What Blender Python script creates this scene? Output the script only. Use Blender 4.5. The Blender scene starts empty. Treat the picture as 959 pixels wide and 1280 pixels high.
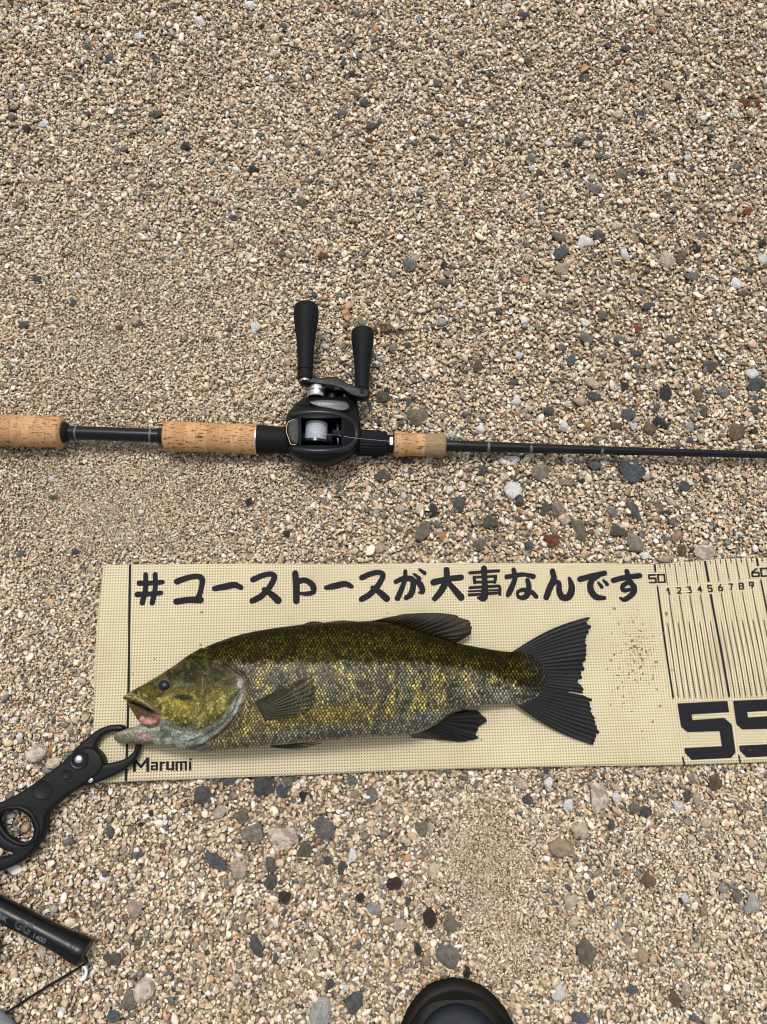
import bpy, bmesh, math, random
import numpy as np
from mathutils import Vector, Matrix
from mathutils.bvhtree import BVHTree

random.seed(7)
rng = np.random.default_rng(7)
S = bpy.context.scene
COL = S.collection
PI = math.pi

# ------------------------------------------------------------------ camera
PW, PH = 959.0, 1280.0            # photograph size, used as a tracing grid on the ground plane
F = 963.0                         # focal length in photograph pixels
CAM = np.array([0.0, 0.0, 0.715])
TILT, ROLL = 0.245, -0.05
cx, sx, cy, sy = math.cos(TILT), math.sin(TILT), math.cos(ROLL), math.sin(ROLL)
MC = np.array([[cy, 0, sy], [0, 1, 0], [-sy, 0, cy]]) @ np.array([[1, 0, 0], [0, cx, -sx], [0, sx, cx]])
cd = bpy.data.cameras.new('camera')
cam = bpy.data.objects.new('camera', cd); COL.objects.link(cam)
cd.sensor_fit = 'VERTICAL'; cd.sensor_height = 24.0; cd.lens = F / PH * 24.0
cd.clip_start = 0.02; cd.clip_end = 500
mw = Matrix.Identity(4)
for i in range(3):
    for j in range(3): mw[i][j] = MC[i, j]
    mw[i][3] = CAM[i]
cam.matrix_world = mw
S.camera = cam

# ------------------------------------------------------------------ sky and sun (bright overcast)
SUN_EL, SUN_AZ = math.radians(70), math.radians(-14)      # light comes from beyond the rod, slightly left
w = bpy.data.worlds.new('World'); S.world = w; w.use_nodes = True
nt = w.node_tree; nt.nodes.clear()
sky = nt.nodes.new('ShaderNodeTexSky'); sky.sky_type = 'NISHITA'; sky.sun_disc = False
sky.sun_elevation = SUN_EL; sky.sun_rotation = SUN_AZ; sky.dust_density = 4.0; sky.ozone_density = 0.6
hs = nt.nodes.new('ShaderNodeHueSaturation'); hs.inputs['Saturation'].default_value = 0.18
bg = nt.nodes.new('ShaderNodeBackground'); bg.inputs['Strength'].default_value = 0.12
out = nt.nodes.new('ShaderNodeOutputWorld')
nt.links.new(sky.outputs[0], hs.inputs['Color']); nt.links.new(hs.outputs[0], bg.inputs['Color']); nt.links.new(bg.outputs[0], out.inputs[0])
sl = bpy.data.lights.new('sun', 'SUN'); sl.energy = 1.5; sl.angle = math.radians(12); sl.color = (1.0, 0.965, 0.91)
so = bpy.data.objects.new('sun', sl); COL.objects.link(so)
sd = Vector((math.sin(SUN_AZ) * math.cos(SUN_EL), math.cos(SUN_AZ) * math.cos(SUN_EL), math.sin(SUN_EL)))
so.rotation_euler = sd.to_track_quat('Z', 'Y').to_euler()
S.view_settings.view_transform = 'Standard'; S.view_settings.look = 'None'
S.view_settings.exposure = 0.46; S.view_settings.gamma = 1.0; S.view_settings.use_curve_mapping = False
S.cycles.filter_width = 1.15; S.cycles.max_bounces = 6; S.cycles.diffuse_bounces = 3; S.cycles.transparent_max_bounces = 6

# ------------------------------------------------------------------ helpers
def G(px, py, z=0.0):
    "point of the horizontal plane at height z that lies at a place of the tracing grid"
    px = np.asarray(px, float); py = np.asarray(py, float); z = np.asarray(z, float)
    d = np.stack([(px - PW / 2) / F, -(py - PH / 2) / F, -np.ones_like(px)], -1) @ MC.T
    t = (z - CAM[2]) / d[..., 2]
    return CAM + d * t[..., None]
def PX(P):
    q = (np.asarray(P, float) - CAM) @ MC
    return np.stack([PW / 2 + F * q[..., 0] / -q[..., 2], PH / 2 - F * q[..., 1] / -q[..., 2]], -1)
MPP = float(np.linalg.norm(G(480, 640) - G(481, 640)))      # metres per grid unit at the middle

def interp(x, pts):
    p = np.array(pts, float)
    return np.interp(x, p[:, 0], p[:, 1])
def smoothstep(a, b, x):
    t = np.clip((x - a) / (b - a), 0, 1); return t * t * (3 - 2 * t)
def catmull(pts, n=6, closed=False):
    P = [np.array(p, float) for p in pts]
    if len(P) < 3: 
        return [P[0] + (P[-1] - P[0]) * t for t in np.linspace(0, 1, n + 1)]
    m = len(P); res = []
    segs = range(m) if closed else range(m - 1)
    for i in segs:
        p1, p2 = P[i], P[(i + 1) % m]
        p0 = P[i - 1] if (closed or i > 0) else 2 * p1 - p2
        p3 = P[(i + 2) % m] if (closed or i + 2 < m) else 2 * p2 - p1
        for k in range(n):
            t = k / n
            res.append(0.5 * ((2 * p1) + (p2 - p0) * t + (2 * p0 - 5 * p1 + 4 * p2 - p3) * t * t + (3 * p1 - p0 - 3 * p2 + p3) * t ** 3))
    if not closed: res.append(P[-1])
    return res
_vn = {}
def vnoise(x, y, seed=0):
    if seed not in _vn: _vn[seed] = np.random.default_rng(seed + 100).random((64, 64))
    T = _vn[seed]; x = np.asarray(x, float); y = np.asarray(y, float)
    xi = np.floor(x).astype(int); yi = np.floor(y).astype(int); fx = x - xi; fy = y - yi
    fx = fx * fx * (3 - 2 * fx); fy = fy * fy * (3 - 2 * fy)
    a = T[xi % 64, yi % 64]; b = T[(xi + 1) % 64, yi % 64]; c = T[xi % 64, (yi + 1) % 64]; d = T[(xi + 1) % 64, (yi + 1) % 64]
    return (a * (1 - fx) + b * fx) * (1 - fy) + (c * (1 - fx) + d * fx) * fy
def poly_dist(px, py, pts):
    "distance to a polyline and side (positive to its left going along it)"
    best = np.full(np.shape(px), 1e9); side = np.zeros(np.shape(px))
    pts = np.array(pts, float)
    for a, b in zip(pts[:-1], pts[1:]):
        d = b - a; L = (d ** 2).sum()
        t = np.clip(((px - a[0]) * d[0] + (py - a[1]) * d[1]) / L, 0, 1)
        qx = px - (a[0] + t * d[0]); qy = py - (a[1] + t * d[1]); dist = np.hypot(qx, qy)
        s = d[0] * (py - a[1]) - d[1] * (px - a[0])
        m = dist < best; best = np.where(m, dist, best); side = np.where(m, np.sign(s), side)
    return best, side
def in_poly(px, py, pts):
    c = np.zeros(np.shape(px), bool); n = len(pts)
    for i in range(n):
        x1, y1 = pts[i]; x2, y2 = pts[(i + 1) % n]
        if y1 == y2: continue
        k = ((y1 > py) != (y2 > py)) & (px < (x2 - x1) * (py - y1) / (y2 - y1) + x1)
        c ^= k
    return c

def link(name, me, mat=None, parent=None):
    o = bpy.data.objects.new(name, me); COL.objects.link(o)
    if mat is not None and not me.materials: me.materials.append(mat)
    if parent is not None:
        o.parent = parent
        o.matrix_parent_inverse = ROOTINV.get(parent.name, Matrix.Identity(4))
    return o
ROOTINV = {}
def mesh(name, verts, faces, mat=None, parent=None, smooth=True):
    me = bpy.data.meshes.new(name)
    me.from_pydata([tuple(map(float, v)) for v in verts], [], [tuple(int(i) for i in f) for f in faces])
    me.validate(); me.update()
    if smooth: me.polygons.foreach_set('use_smooth', [True] * len(me.polygons))
    return link(name, me, mat, parent)
def thing(name, loc, label, cat, group=None):
    o = bpy.data.objects.new(name, None); COL.objects.link(o)
    o.location = tuple(float(v) for v in loc); o.empty_display_size = 0.02
    tag(o, label, cat, group)
    ROOTINV[o.name] = Matrix.Translation(-Vector(o.location))
    return o
def tag(o, label, cat, group=None):
    o['label'] = label; o['category'] = cat
    if group: o['group'] = group
    return o
def grid_faces(nu, nv, closed_u=False, off=0):
    f = []
    for j in range(nv - 1):
        for i in range(nu if closed_u else nu - 1):
            a = off + j * nu + i; b = off + j * nu + (i + 1) % nu
            f.append((a, b, b + nu, a + nu))
    return f
def frame(d):
    d = np.array(d, float); d /= np.linalg.norm(d)
    r = np.array([0, 0, 1.0]) if abs(d[2]) < 0.9 else np.array([1.0, 0, 0])
    s = np.cross(d, r); s /= np.linalg.norm(s); u = np.cross(s, d)
    return d, s, u
def revolve(name, p0, p1, prof, mat, parent=None, n=40, smooth=True, ribs=0, rib_depth=0.0, sharp=True):
    "prof: (distance along the axis in metres, radius in metres)"
    p0 = np.array(p0, float); p1 = np.array(p1, float); d, s, u = frame(p1 - p0)
    V = []; A = []
    for t, r in prof:
        for k in range(n):
            a = 2 * PI * k / n; rr = r
            if ribs: rr = r * (1 - rib_depth * (0.5 + 0.5 * math.cos(ribs * a)))
            V.append(p0 + d * t + s * math.cos(a) * rr + u * math.sin(a) * rr); A.append((t, math.cos(a) * rr, math.sin(a) * rr))
    fs = grid_faces(n, len(prof), True)
    V.append(p0 + d * prof[0][0]); A.append((prof[0][0], 0, 0)); V.append(p0 + d * prof[-1][0]); A.append((prof[-1][0], 0, 0))
    c0 = len(V) - 2; L = (len(prof) - 1) * n
    for k in range(n):
        fs.append((c0, (k + 1) % n, k)); fs.append((c0 + 1, L + k, L + (k + 1) % n))
    o = mesh(name, V, fs, mat, parent, smooth)
    at = o.data.attributes.new('ax', 'FLOAT_VECTOR', 'POINT'); at.data.foreach_set('vector', np.array(A, float).ravel())
    if sharp: autosmooth(o.data)
    return o
def autosmooth(me, ang=40):
    bm = bmesh.new(); bm.from_mesh(me)
    bmesh.ops.recalc_face_normals(bm, faces=bm.faces)
    for e in bm.edges:
        if len(e.link_faces) == 2 and e.calc_face_angle(0) > math.radians(ang): e.smooth = False
    bm.to_mesh(me); bm.free()
def tube(name, pts, rad, mat, parent=None, n=10, caps=True):
    P = [np.array(p, float) for p in pts]; V = []; m = len(P)
    rad = rad if hasattr(rad, '__len__') else [rad] * m
    prev = None
    for i, p in enumerate(P):
        d = P[min(i + 1, m - 1)] - P[max(i - 1, 0)]
        d /= np.linalg.norm(d) + 1e-12
        if prev is None: _, s, u = frame(d)
        else:
            s = prev - d * prev.dot(d); s /= np.linalg.norm(s); u = np.cross(s, d)
        prev = s
        for k in range(n):
            a = 2 * PI * k / n; V.append(p + s * math.cos(a) * rad[i] + u * math.sin(a) * rad[i])
    fs = grid_faces(n, m, True)
    if caps:
        fs.append(tuple(range(n))[::-1]); fs.append(tuple((m - 1) * n + k for k in range(n)))
    o = mesh(name, V, fs, mat, parent)
    bm = bmesh.new(); bm.from_mesh(o.data); bmesh.ops.recalc_face_normals(bm, faces=bm.faces); bm.to_mesh(o.data); bm.free()
    return o
def plate(name, outer, holes, z0, z1, bev, mat, parent=None, zt=None, sm=4):
    "solid slab cut to an outline (with holes), rounded edges; outline traced at height zt"
    zt = (z0 + z1) / 2 if zt is None else zt
    cu = bpy.data.curves.new(name, 'CURVE'); cu.dimensions = '2D'; cu.fill_mode = 'BOTH'
    cu.extrude = (z1 - z0) / 2 - bev; cu.bevel_depth = bev; cu.bevel_resolution = 3; cu.offset = -bev
    for pl in [outer] + list(holes):
        q = catmull(pl, sm, True) if sm > 1 else pl
        W_ = [G(p[0], p[1], zt) for p in q]
        sp = cu.splines.new('POLY'); sp.points.add(len(W_) - 1); sp.use_cyclic_u = True
        for k, v in enumerate(W_): sp.points[k].co = (v[0], v[1], 0, 1)
    tmp = bpy.data.objects.new('tmp', cu)
    me = bpy.data.meshes.new_from_object(tmp); bpy.data.objects.remove(tmp); bpy.data.curves.remove(cu)
    me.name = name
    me.transform(Matrix.Translation((0, 0, (z0 + z1) / 2)))
    me.polygons.foreach_set('use_smooth', [True] * len(me.polygons))
    bm = bmesh.new(); bm.from_mesh(me); bmesh.ops.remove_doubles(bm, verts=bm.verts, dist=1e-5)
    bmesh.ops.recalc_face_normals(bm, faces=bm.faces); bm.to_mesh(me); bm.free(); autosmooth(me, 35)
    me.materials.clear()
    return link(name, me, mat, parent)

# ------------------------------------------------------------------ materials
class NT:
    def __init__(s, name):
        s.m = bpy.data.materials.new(name); s.m.use_nodes = True; s.t = s.m.node_tree; s.t.nodes.clear()
        s.b = s.n('ShaderNodeBsdfPrincipled'); s.o = s.n('ShaderNodeOutputMaterial'); s.l(s.b, 0, s.o, 'Surface')
    def n(s, t, **k):
        x = s.t.nodes.new(t)
        for a, v in k.items(): setattr(x, a, v)
        return x
    def l(s, a, ao, b, bi): s.t.links.new(a.outputs[ao], b.inputs[bi])
    def sock(s, node, key, v):
        if hasattr(v, 'node'): s.t.links.new(v, node.inputs[key])
        else: node.inputs[key].default_value = v
    def math(s, op, a, b=0.0, c=0.0, clamp=False):
        x = s.n('ShaderNodeMath', operation=op); x.use_clamp = clamp
        s.sock(x, 0, a); s.sock(x, 1, b); s.sock(x, 2, c); return x.outputs[0]
    def mix(s, f, a, b, mode='MIX'):
        x = s.n('ShaderNodeMix', data_type='RGBA', blend_type=mode)
        s.sock(x, 0, f); s.sock(x, 6, a if hasattr(a, 'node') else (*a, 1)); s.sock(x, 7, b if hasattr(b, 'node') else (*b, 1)); return x.outputs[2]
    def noise(s, vec, scale, detail=4, rough=0.6):
        x = s.n('ShaderNodeTexNoise'); x.inputs['Scale'].default_value = scale; x.inputs['Detail'].default_value = detail; x.inputs['Roughness'].default_value = rough
        if vec is not None: s.sock(x, 'Vector', vec)
        return x.outputs['Fac']
    def ramp(s, v, stops):
        x = s.n('ShaderNodeValToRGB'); e = x.color_ramp.elements
        while len(e) < len(stops): e.new(0.5)
        for k, (p, c) in enumerate(stops):
            e[k].position = p; e[k].color = (*c, 1) if hasattr(c, '__len__') else (c, c, c, 1)
        s.sock(x, 0, v); return x.outputs[0]
    def attr(s, name, typ='GEOMETRY'):
        return s.n('ShaderNodeAttribute', attribute_name=name, attribute_type=typ)
    def objco(s): return s.n('ShaderNodeTexCoord').outputs['Object']
    def bump(s, h, strength=0.5, dist=0.001):
        x = s.n('ShaderNodeBump'); x.inputs['Strength'].default_value = strength; x.inputs['Distance'].default_value = dist
        s.sock(x, 'Height', h); s.l(x, 0, s.b, 'Normal')
    def set(s, **k):
        for a, v in k.items(): s.sock(s.b, a.replace('_', ' '), v if (hasattr(v, 'node') or not hasattr(v, '__len__')) else (*v, 1))
        return s.m
def simple(name, col, rough=0.5, metal=0.0, nscale=0, namp=0.3, bump=0.0, spec=0.5, coat=0.0, bdist=0.0005):
    t = NT(name)
    c = (*col, 1)
    if nscale:
        n = t.noise(t.objco(), nscale, 5)
        t.set(Base_Color=t.mix(n, [v * (1 - namp) for v in col], [min(1, v * (1 + namp)) for v in col]))
        t.set(Roughness=t.math('MULTIPLY_ADD', n, 0.3, rough - 0.15))
        if bump: t.bump(n, bump, bdist)
    else: t.set(Base_Color=col, Roughness=rough)
    t.set(Metallic=metal, Specular_IOR_Level=spec, Coat_Weight=coat)
    return t.m

# ------------------------------------------------------------------ ground
SZ = 1.0
def coarse(px, py):
    "0 = fine sand, 1 = coarse gravel (how the beach sorts itself here)"
    c = 0.62 + 0.30 * smoothstep(380, 820, px) * smoothstep(720, 250, py * 0.6 + 160)
    def blob(x, y, rx, ry, a): return a * np.exp(-(((px - x) / rx) ** 2 + ((py - y) / ry) ** 2))
    c = c - blob(130, 420, 210, 170, 0.38) - blob(180, 630, 220, 90, 0.40) - blob(60, 800, 110, 160, 0.22)
    c = c - blob(600, 1075, 62, 85, 0.62) - blob(650, 1180, 70, 60, 0.35) - blob(830, 1190, 150, 70, 0.20) - blob(910, 620, 80, 50, 0.22) - blob(860,1070,120,50,.15)
    c = c + blob(620, 630, 130, 80, 0.22) + blob(380, 1020, 140, 70, 0.22) + blob(780, 400, 160, 120, 0.15) + blob(130,40,180,60,.12)
    return np.clip(c + 0.16 * (vnoise(px / 60, py / 60, 3) - 0.5), 0, 1)
def gz(x, y):
    "gentle relief of the beach"
    return 0.0045 * (vnoise(x / 0.11 + 7, y / 0.11 + 3, 1) - 0.62) + 0.0025 * (vnoise(x / 0.035 + 5, y / 0.035, 2) - 0.5)

t = NT('coarse_sand')
oc = t.objco()
v = t.n('ShaderNodeTexVoronoi'); v.inputs['Scale'].default_value = 420; t.sock(v, 'Vector', oc)
sp = t.n('ShaderNodeSeparateColor'); t.l(v, 'Color', sp, 0)
gc = t.ramp(sp.outputs[0], [(0.0, (.04, .035, .03)), (0.2, (.11, .08, .05)), (0.5, (.24, .17, .10)), (0.8, (.38, .29, .18)), (1.0, (.60, .52, .40))])
t.set(Base_Color=gc, Roughness=0.8, Specular_IOR_Level=0.3)
t.bump(t.math('SUBTRACT', 1.0, v.outputs['Distance']), 0.8, 0.002)
M_SAND = t.m

ax_ = np.concatenate([[-60, -20, -6, -2.5], np.arange(-1.2, 1.2001, 0.02), [2.5, 6, 20, 60]])
V = []; 
for y in ax_:
    for x in ax_:
        V.append((x, y, float(gz(np.array(x), np.array(y))) - 0.0032 if max(abs(x), abs(y)) < 1.3 else -0.004))
ground = mesh('ground', V, grid_faces(len(ax_), len(ax_)), M_SAND)
ground['kind'] = 'structure'

# mat outline (traced on the ground plane) needed before the gravel is spread
MAT_TOP = [(100, 707.5), (130, 707), (163, 705.5), (300, 704.8), (500, 704), (700, 703.6), (800, 705.2), (818, 705), (841, 704), (871, 701), (908, 698), (946, 697), (1000, 695.5), (1130, 690)]
MAT_BOT = [(100, 981), (125, 979), (200, 975.2), (340, 970), (500, 963.8), (600, 960.5), (700, 958.3), (850, 956), (959, 953), (1130, 948)]
MAT_LEFT = [(0, 130), (.16, 124.5), (.31, 120.5), (.46, 118), (.6, 116.6), (.76, 116), (1, 119)]
MAT_RIGHT = 1118
def matz(x, y):
    return 0.0036 + 0.0011 * np.sin(x * 38 + y * 9) * np.sin(y * 21 + 1.0) + 0.0009 * np.sin(x * 17 - y * 30 + 2) + 0.0010 * np.exp(-((x - 0.285) / 0.03) ** 2)
def mat_edge(n=24):
    pts = []
    for x in np.linspace(interp(0, MAT_LEFT), MAT_RIGHT, n): pts.append((x, interp(x, MAT_TOP)))
    for x in np.linspace(MAT_RIGHT, interp(1, MAT_LEFT), n): pts.append((x, interp(x, MAT_BOT)))
    for v_ in np.linspace(.9, .1, 8): pts.append((interp(v_, MAT_LEFT), 706 + v_ * 273))
    return pts
MAT_POLY = mat_edge()

# ---- grains: unit pebble shapes shared by every grain
def unit_pebble(seed, sub=2, flat=0.75, cuts=5, rough=0.10):
    r = random.Random(seed); bm = bmesh.new(); bmesh.ops.create_icosphere(bm, subdivisions=sub, radius=1.0)
    cut = []
    for _ in range(cuts):
        d = Vector((r.gauss(0, 1), r.gauss(0, 1), r.gauss(0, 1))).normalized(); cut.append((d, r.uniform(.62, .9)))
    wv = [(Vector((r.gauss(0, 1.6), r.gauss(0, 1.6), r.gauss(0, 1.6))), r.uniform(0, 6.28)) for _ in range(4)]
    for v in bm.verts:
        p = v.co.copy()
        for d, h in cut:
            q = p.dot(d)
            if q > h: p -= d * (q - h) * 0.9
        p *= 1 + rough * sum(math.sin(a.dot(v.co) * 1.3 + b) for a, b in wv) / 2
        v.co = p
    mx = [max(abs(v.co[i]) for v in bm.verts) for i in range(3)]
    for v in bm.verts: v.co = Vector((v.co.x / mx[0], v.co.y / mx[1], v.co.z / mx[2] * flat))
    me = bpy.data.meshes.new('pebble_shape'); bm.to_mesh(me); bm.free()
    me.polygons.foreach_set('use_smooth', [True] * len(me.polygons))
    return me
t = NT('gravel_grain')
ca = t.attr('gcol', 'INSTANCER')
oi = t.n('ShaderNodeObjectInfo')
oc = t.n('ShaderNodeVectorMath', operation='ADD'); t.t.links.new(t.objco(), oc.inputs[0]); t.l(oi, 'Location', oc, 1)
n1 = t.noise(oc.outputs[0], 2.2, 3)
t.set(Base_Color=t.mix(t.math('MULTIPLY', n1, 1.0), t.mix(1.0, ca.outputs['Color'], (.60, .54, .46), 'MULTIPLY'), t.mix(0.18, ca.outputs['Color'], (.75, .72, .66))), Roughness=0.55, Specular_IOR_Level=0.45)
M_GRAIN = t.m
gcoll = bpy.data.collections.new('grain_shapes')
for k in range(14):
    me = unit_pebble(50 + k, 2, random.uniform(.55, .85), 9 + k % 6, 0.13); me.materials.append(M_GRAIN)
    gcoll.objects.link(bpy.data.objects.new('grain_shape_%02d' % k, me))

PAL = np.array([(.82, .70, .50), (.66, .50, .31), (.47, .33, .18), (.88, .81, .66), (.74, .56, .40), (.25, .155, .08), (.34, .30, .24), (.52, .27, .10), (.12, .11, .09), (.035, .036, .037), (.90, .87, .80), (.58, .49, .33), (.15, .07, .035)])
PWT = np.array([.19, .16, .11, .13, .09, .06, .05, .012, .035, .022, .07, .09, .01]); PWT = PWT / PWT.sum()
PWB = np.array([.13, .11, .10, .11, .10, .08, .11, .02, .09, .06, .10, .07, .02]); PWB = PWB / PWB.sum()
X0, X1, Y0, Y1 = -0.66, 0.66, -0.52, 0.92
pts = []; siz = []; lay = []
for d, c0, c1, w0, dens in ((0.0013, -0.5, 0.20, 0.10, 1.0), (0.0021, 0.08, 0.55, 0.14, 0.95), (0.0030, 0.28, 0.95, 0.18, 0.8), (0.0043, 0.42, 1.5, 0.16, 0.70), (0.0056, 0.45, 1.5, 0.2, 0.26), (0.0072, 0.50, 1.6, 0.25, 0.085)):
    s = d * 0.96
    gx, gy = np.meshgrid(np.arange(X0, X1, s), np.arange(Y0, Y1, s))
    gx = gx + rng.uniform(-.5, .5, gx.shape) * s; gy = gy + rng.uniform(-.5, .5, gy.shape) * s
    gx = gx.ravel(); gy = gy.ravel()
    pp = PX(np.stack([gx, gy, np.zeros_like(gx)], -1))
    c = coarse(pp[:, 0], pp[:, 1]) + rng.normal(0, 0.05, len(gx))
    p = smoothstep(c0 - w0, c0 + w0, c) * (1 - smoothstep(c1 - w0, c1 + w0, c)) * dens
    keep = rng.random(len(gx)) < p
    big = (pp[:, 0] > -110) & (pp[:, 0] < 1070) & (pp[:, 1] > -90) & (pp[:, 1] < 1370)
    keep &= big
    ins = in_poly(pp[:, 0], pp[:, 1], MAT_POLY)
    de, _ = poly_dist(pp[keep, 0], pp[keep, 1], MAT_POLY + [MAT_POLY[0]])
    ki = np.where(keep)[0]; ok = ~(ins[ki] & (de > 5)); ki = ki[ok]; de = de[ok]; inn = ins[ki]
    x, y = gx[ki], gy[ki]
    dd = d * rng.uniform(.78, 1.3, len(x)) 
    z = gz(x, y) + (rng.uniform(-.5, .5, len(x))) * dd * 0.8 - 0.0014 + 0.12 * dd
    z = np.where(inn | (de < 3), np.minimum(z, 0.0002 - dd * .35), z)
    pts.append(np.stack([x, y, z], -1)); siz.append(dd)
# a little sand carried onto the mat, most of it splashed beyond the tail
mx_ = np.concatenate([rng.normal(795, 19, 130), rng.uniform(150, 950, 50)]); my_ = np.concatenate([rng.normal(822, 34, 130), rng.uniform(765, 950, 50)])
mg = G(mx_, my_, 0.004); ok = in_poly(mx_, my_, MAT_POLY); ms = .0012 + .0022 * rng.random(len(mx_)) ** 2.5; mg[:, 2] = matz(mg[:, 0], mg[:, 1]) + ms * .22
pts.append(mg[ok]); siz.append(ms[ok]); NM = int(ok.sum())
pts = np.concatenate(pts); siz = np.concatenate(siz); N = len(pts)
print('grains', N)
ci = np.where(siz < 0.0040, rng.choice(len(PAL), N, p=PWT), rng.choice(len(PAL), N, p=PWB))
ci[-NM:] = rng.choice([2, 5, 8, 5, 12, 5], NM)
colr = PAL[ci] * rng.uniform(.75, 1.08, (N, 1)) * (1 + rng.normal(0, .04, (N, 3)))
pp = PX(pts)
# random stretch and turn of each grain
sc3 = np.stack([rng.uniform(.8, 1.45, N), rng.uniform(.6, 1.05, N), rng.uniform(.55, .95, N)], -1) * siz[:, None] * 0.5
rot = np.stack([rng.normal(0, .45, N), rng.normal(0, .45, N), rng.uniform(0, 6.28, N)], -1)
me = bpy.data.meshes.new('gravel'); me.vertices.add(N); me.vertices.foreach_set('co', pts.ravel())
for nm, ty, arr, key in (('gscl', 'FLOAT_VECTOR', sc3, 'vector'), ('grot', 'FLOAT_VECTOR', rot, 'vector')):
    a = me.attributes.new(nm, ty, 'POINT'); a.data.foreach_set(key, arr.astype(np.float32).ravel())
a = me.attributes.new('gcol', 'FLOAT_COLOR', 'POINT'); a.data.foreach_set('color', np.concatenate([np.clip(colr, 0.01, .88), np.ones((N, 1))], 1).astype(np.float32).ravel())
a = me.attributes.new('gidx', 'INT', 'POINT'); a.data.foreach_set('value', rng.integers(0, 14, N).astype(np.int32))
gravel = link('gravel', me, None); gravel['kind'] = 'stuff'
tag(gravel, 'loose tan and cream gravel grains covering the beach', 'gravel')
ng = bpy.data.node_groups.new('spread_grains', 'GeometryNodeTree')
ng.interface.new_socket('Geometry', in_out='INPUT', socket_type='NodeSocketGeometry'); ng.interface.new_socket('Geometry', in_out='OUTPUT', socket_type='NodeSocketGeometry')
gi = ng.nodes.new('NodeGroupInput'); go = ng.nodes.new('NodeGroupOutput'); ip = ng.nodes.new('GeometryNodeInstanceOnPoints'); cn = ng.nodes.new('GeometryNodeCollectionInfo')
cn.inputs['Collection'].default_value = gcoll; cn.inputs['Separate Children'].default_value = True; cn.inputs['Reset Children'].default_value = True
ip.inputs['Pick Instance'].default_value = True
def nattr(nm, ty):
    x = ng.nodes.new('GeometryNodeInputNamedAttribute'); x.data_type = ty; x.inputs['Name'].default_value = nm; return x.outputs['Attribute']
L = ng.links.new
L(gi.outputs[0], ip.inputs['Points']); L(cn.outputs[0], ip.inputs['Instance']); L(nattr('gidx', 'INT'), ip.inputs['Instance Index'])
L(nattr('grot', 'FLOAT_VECTOR'), ip.inputs['Rotation']); L(nattr('gscl', 'FLOAT_VECTOR'), ip.inputs['Scale']); L(ip.outputs[0], go.inputs[0])
md = gravel.modifiers.new('spread', 'NODES'); md.node_group = ng
# ------------------------------------------------------------------ pebbles
PC = dict(bk=(.036, .038, .042), sl=(.092, .096, .097), bs=(.115, .127, .142), gr=(.19, .185, .17), lg=(.36, .36, .34), wh=(.90, .87, .81), wb=(.70, .75, .82), cr=(.60, .51, .37), be=(.47, .37, .27), pk=(.50, .40, .31), tn=(.37, .27, .18), br=(.16, .105, .065), ol=(.19, .168, .12), og=(.115, .113, .087), ru=(.22, .075, .03), om=(.42, .23, .09), ma=(.05, .028, .028), sp=(.27, .24, .20), sw=(.66, .57, .48))
PMAT = {}
def pebble_mat(k):
    if k in PMAT: return PMAT[k]
    t = NT('stone_' + k); c = PC[k]; oc = t.objco()
    oi = t.n('ShaderNodeObjectInfo')
    ad = t.n('ShaderNodeVectorMath', operation='ADD'); t.t.links.new(oc, ad.inputs[0]); t.l(oi, 'Location', ad, 1)
    n1 = t.noise(ad.outputs[0], 1.4, 6); n2 = t.noise(ad.outputs[0], 9, 3)
    n1c = t.ramp(n1, [(0, 0), (.36, .05), (.62, .9), (1, 1)]); n4 = t.noise(ad.outputs[0], 4.0, 6, .7)
    a = t.mix(n1c, [x * (.78 if max(c) > .3 else .6) for x in c], [min(.92, x * 1.35) for x in c])
    a = t.mix(t.math('MULTIPLY', t.ramp(n4, [(0, .75), (.40, .45), (.52, 0), (1, 0)]), .12 if max(c) > .55 else (.3 if max(c) > .3 else .8)), a, [x * .35 for x in c]); a = t.mix(t.ramp(n4, [(0, 0), (.58, 0), (.72, .5), (1, .7)]), a, [min(.9, x * 1.5 + .05) for x in c])
    if k in ('sp', 'sw', 'lg', 'be', 'pk'):
        vo = t.n('ShaderNodeTexVoronoi'); vo.inputs['Scale'].default_value = 5 if k != 'sw' else 3; t.t.links.new(ad.outputs[0], vo.inputs['Vector'])
        se = t.n('ShaderNodeSeparateColor'); t.l(vo, 'Color', se, 0)
        dk = t.ramp(se.outputs[0], [(0, 0.0), (.72, 0.0), (.78, 1.0), (1, 1.0)])
        a = t.mix(t.math('MULTIPLY', dk, 0.55 if k in ('sp', 'sw') else 0.25), a, (.12, .085, .07) if k != 'sw' else (.25, .14, .11))
    a = t.mix(t.math('MULTIPLY', t.ramp(n2, [(0, 0), (.58, 0), (.7, 1), (1, 1)]), 0.25 if max(c) < .5 else .05), a, (.55, .5, .42))
    vr = t.math('MULTIPLY_ADD', oi.outputs['Random'], 0.3, 0.85)
    cb = t.n('ShaderNodeCombineColor'); [t.t.links.new(vr, cb.inputs[i]) for i in range(3)]
    t.set(Base_Color=t.mix(1.0, a, cb.outputs[0], 'MULTIPLY'), Roughness=t.math('MULTIPLY_ADD', n2, 0.4, 0.25), Specular_IOR_Level=0.45)
    t.bump(t.math('ADD', n4, t.math('MULTIPLY', n2, .4)), 0.6, 0.10)
    PMAT[k] = t.m; return t.m
PSH = [unit_pebble(300 + k, 3, 1.0, 11, 0.19) for k in range(14)]           # rounded
PSA = [unit_pebble(400 + k, 3, 1.0, 10, 0.20) for k in range(10)]          # angular
COLN = {}
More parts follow.
